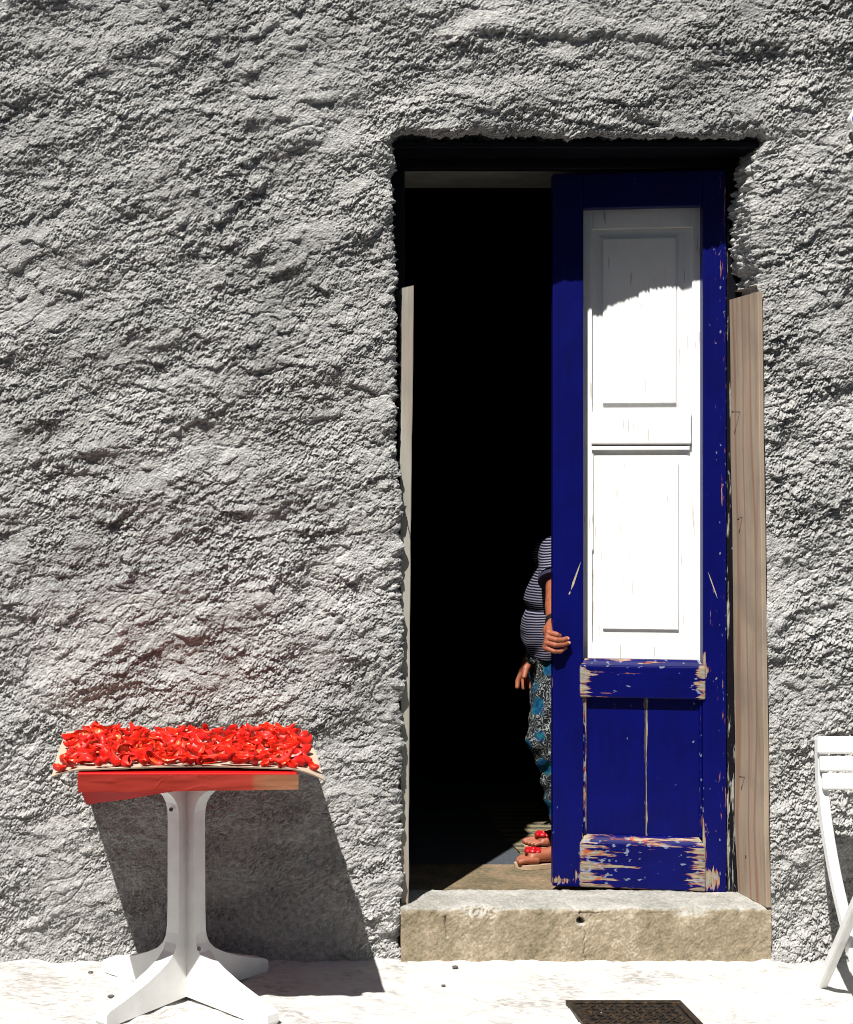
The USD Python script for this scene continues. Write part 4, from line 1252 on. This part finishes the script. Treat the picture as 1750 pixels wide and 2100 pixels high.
# trousers
tr = []
tr += [ell((1.465, .76, .90), (.145, .178, .09))]
tr += chain([((1.455, .69, .86), .118), ((1.40, .66, .70), .093), (kn + [-.003, 0, 0], .076), (kn + [.022, 0, -.075], .066)]) + chain([(kn + [.022, 0, -.075], .062), (kn + (an - kn) * .40 + [.006, 0, 0], .061), (kn + (an - kn) * .7, .054), (an + [.0, 0, .045], .046)])
tr += chain([((1.465, .83, .86), .118), ((1.44, .83, .70), .093), (kn2, .074), (kn2 + [.025, 0, -.075], .064)]) + chain([(kn2 + [.025, 0, -.075], .062), (kn2 + (an2 - kn2) * .4, .061), (kn2 + (an2 - kn2) * .7, .054), (an2 + [.0, 0, .045], .046)])
trm = smooth_union(tr, .012, 14)
v = np.array(trm.vertices)
nn = np.array(trm.vertex_normals)
v = v + nn * (.004 * np.sin(v[:, [2]] * 70 + 4 * np.sin(v[:, [0]] * 30)) + .003 * np.sin(v[:, [1]] * 110 + v[:, [2]] * 25))
part('trousers', trimesh.Trimesh(v, trm.faces, process=False), M['print'], person, smooth=True, label='loose trousers printed with blue and teal flowers')
for a__ in (an, an2):
    part('cuff', tube([a__ + [0, 0, .030], a__ + [0, 0, .062]], [.040, .042], 24), M['cuff'], person)
# watch, sandals
wd = (wrist - elbow) / np.linalg.norm(wrist - elbow)
part('wrist_watch', tube([wrist - wd * .020, wrist + wd * .002], [.0300, .0288], 22), M['watch'], person)


def sandal(ank, toe, side):
    ank, toe = np.array(ank, float), np.array(toe, float)
    d = toe - ank; d[2] = 0; L = np.linalg.norm(d); d /= L
    n = np.array([-d[1], d[0], 0]) * side
    o = ank * [1, 1, 0] - d * .062
    TL = L + .070
    ss = np.linspace(0, 1, 30)
    wid = np.interp(ss, [0, .05, .2, .45, .7, .85, .95, 1], [.012, .026, .032, .030, .041, .043, .032, .008])
    cen = np.interp(ss, [0, .5, 1], [0, .002, .006])
    pts = np.concatenate([np.stack([ss * TL, cen + wid], 1), np.stack([ss[::-1] * TL, (cen - wid)[::-1]], 1)])
    sol = tm(m3.Manifold.extrude(m3.CrossSection([pts if side > 0 else pts[::-1]], m3.FillRule.NonZero), .016))
    v = np.array(sol.vertices)
    w = o + d * v[:, [0]] + n * v[:, [1]] + np.array([0, 0, 1]) * (FLZ + .0015 + v[:, [2]])
    m = trimesh.Trimesh(w, sol.faces, process=False); m.fix_normals()
    s = part('sandal', m, M['sandal'], person, label=None)
    ball = o + d * (TL - .085) + [0, 0, FLZ + .018]
    for q_ in (-1, 1):
        way = [ball + d * .012 + [0, 0, .034], ball - d * .020 + n * (q_ * .024) + [0, 0, .036], ball - d * .055 + n * (q_ * .036) + [0, 0, .030], ball - d * .095 + n * (q_ * .037) + [0, 0, .014], ball - d * .10 + n * (q_ * .034) + [0, 0, .0]]
        part('strap', tube(way, .0058, 8), M['strap'], s)
    c = ball + d * .012 + [0, 0, .040]
    pet = [ell(c + .019 * (math.cos(t) * d + math.sin(t) * n) + np.array([0, 0, .002 * (i % 2)]), (.016, .016, .011), 14) for i, t in enumerate(np.linspace(0, 2 * math.pi, 7)[:-1])] + [ell(c + [0, 0, .008], (.010, .010, .008), 14)]
    part('flower', tm(m3.Manifold.batch_boolean(pet, m3.OpType.Add)), M['flower'], s, smooth=50)


sandal(an - [0, 0, .02], (1.243, .607, 0), 1)
sandal(an2 - [0, 0, .02], (1.340, .868, 0), -1)
part('hair', smooth_union([ell(head_c + [.022, 0, .018], (.096, .084, .112)), ell(head_c + [.075, 0, -.05], (.05, .06, .05))], .014, 6), M['hair'], person, smooth=True)
for s in (-1, 1):
    part('eye', trimesh.creation.icosphere(2, .011).apply_translation(head_c + [-.078, s * .030, .004]), M['hair'], person)
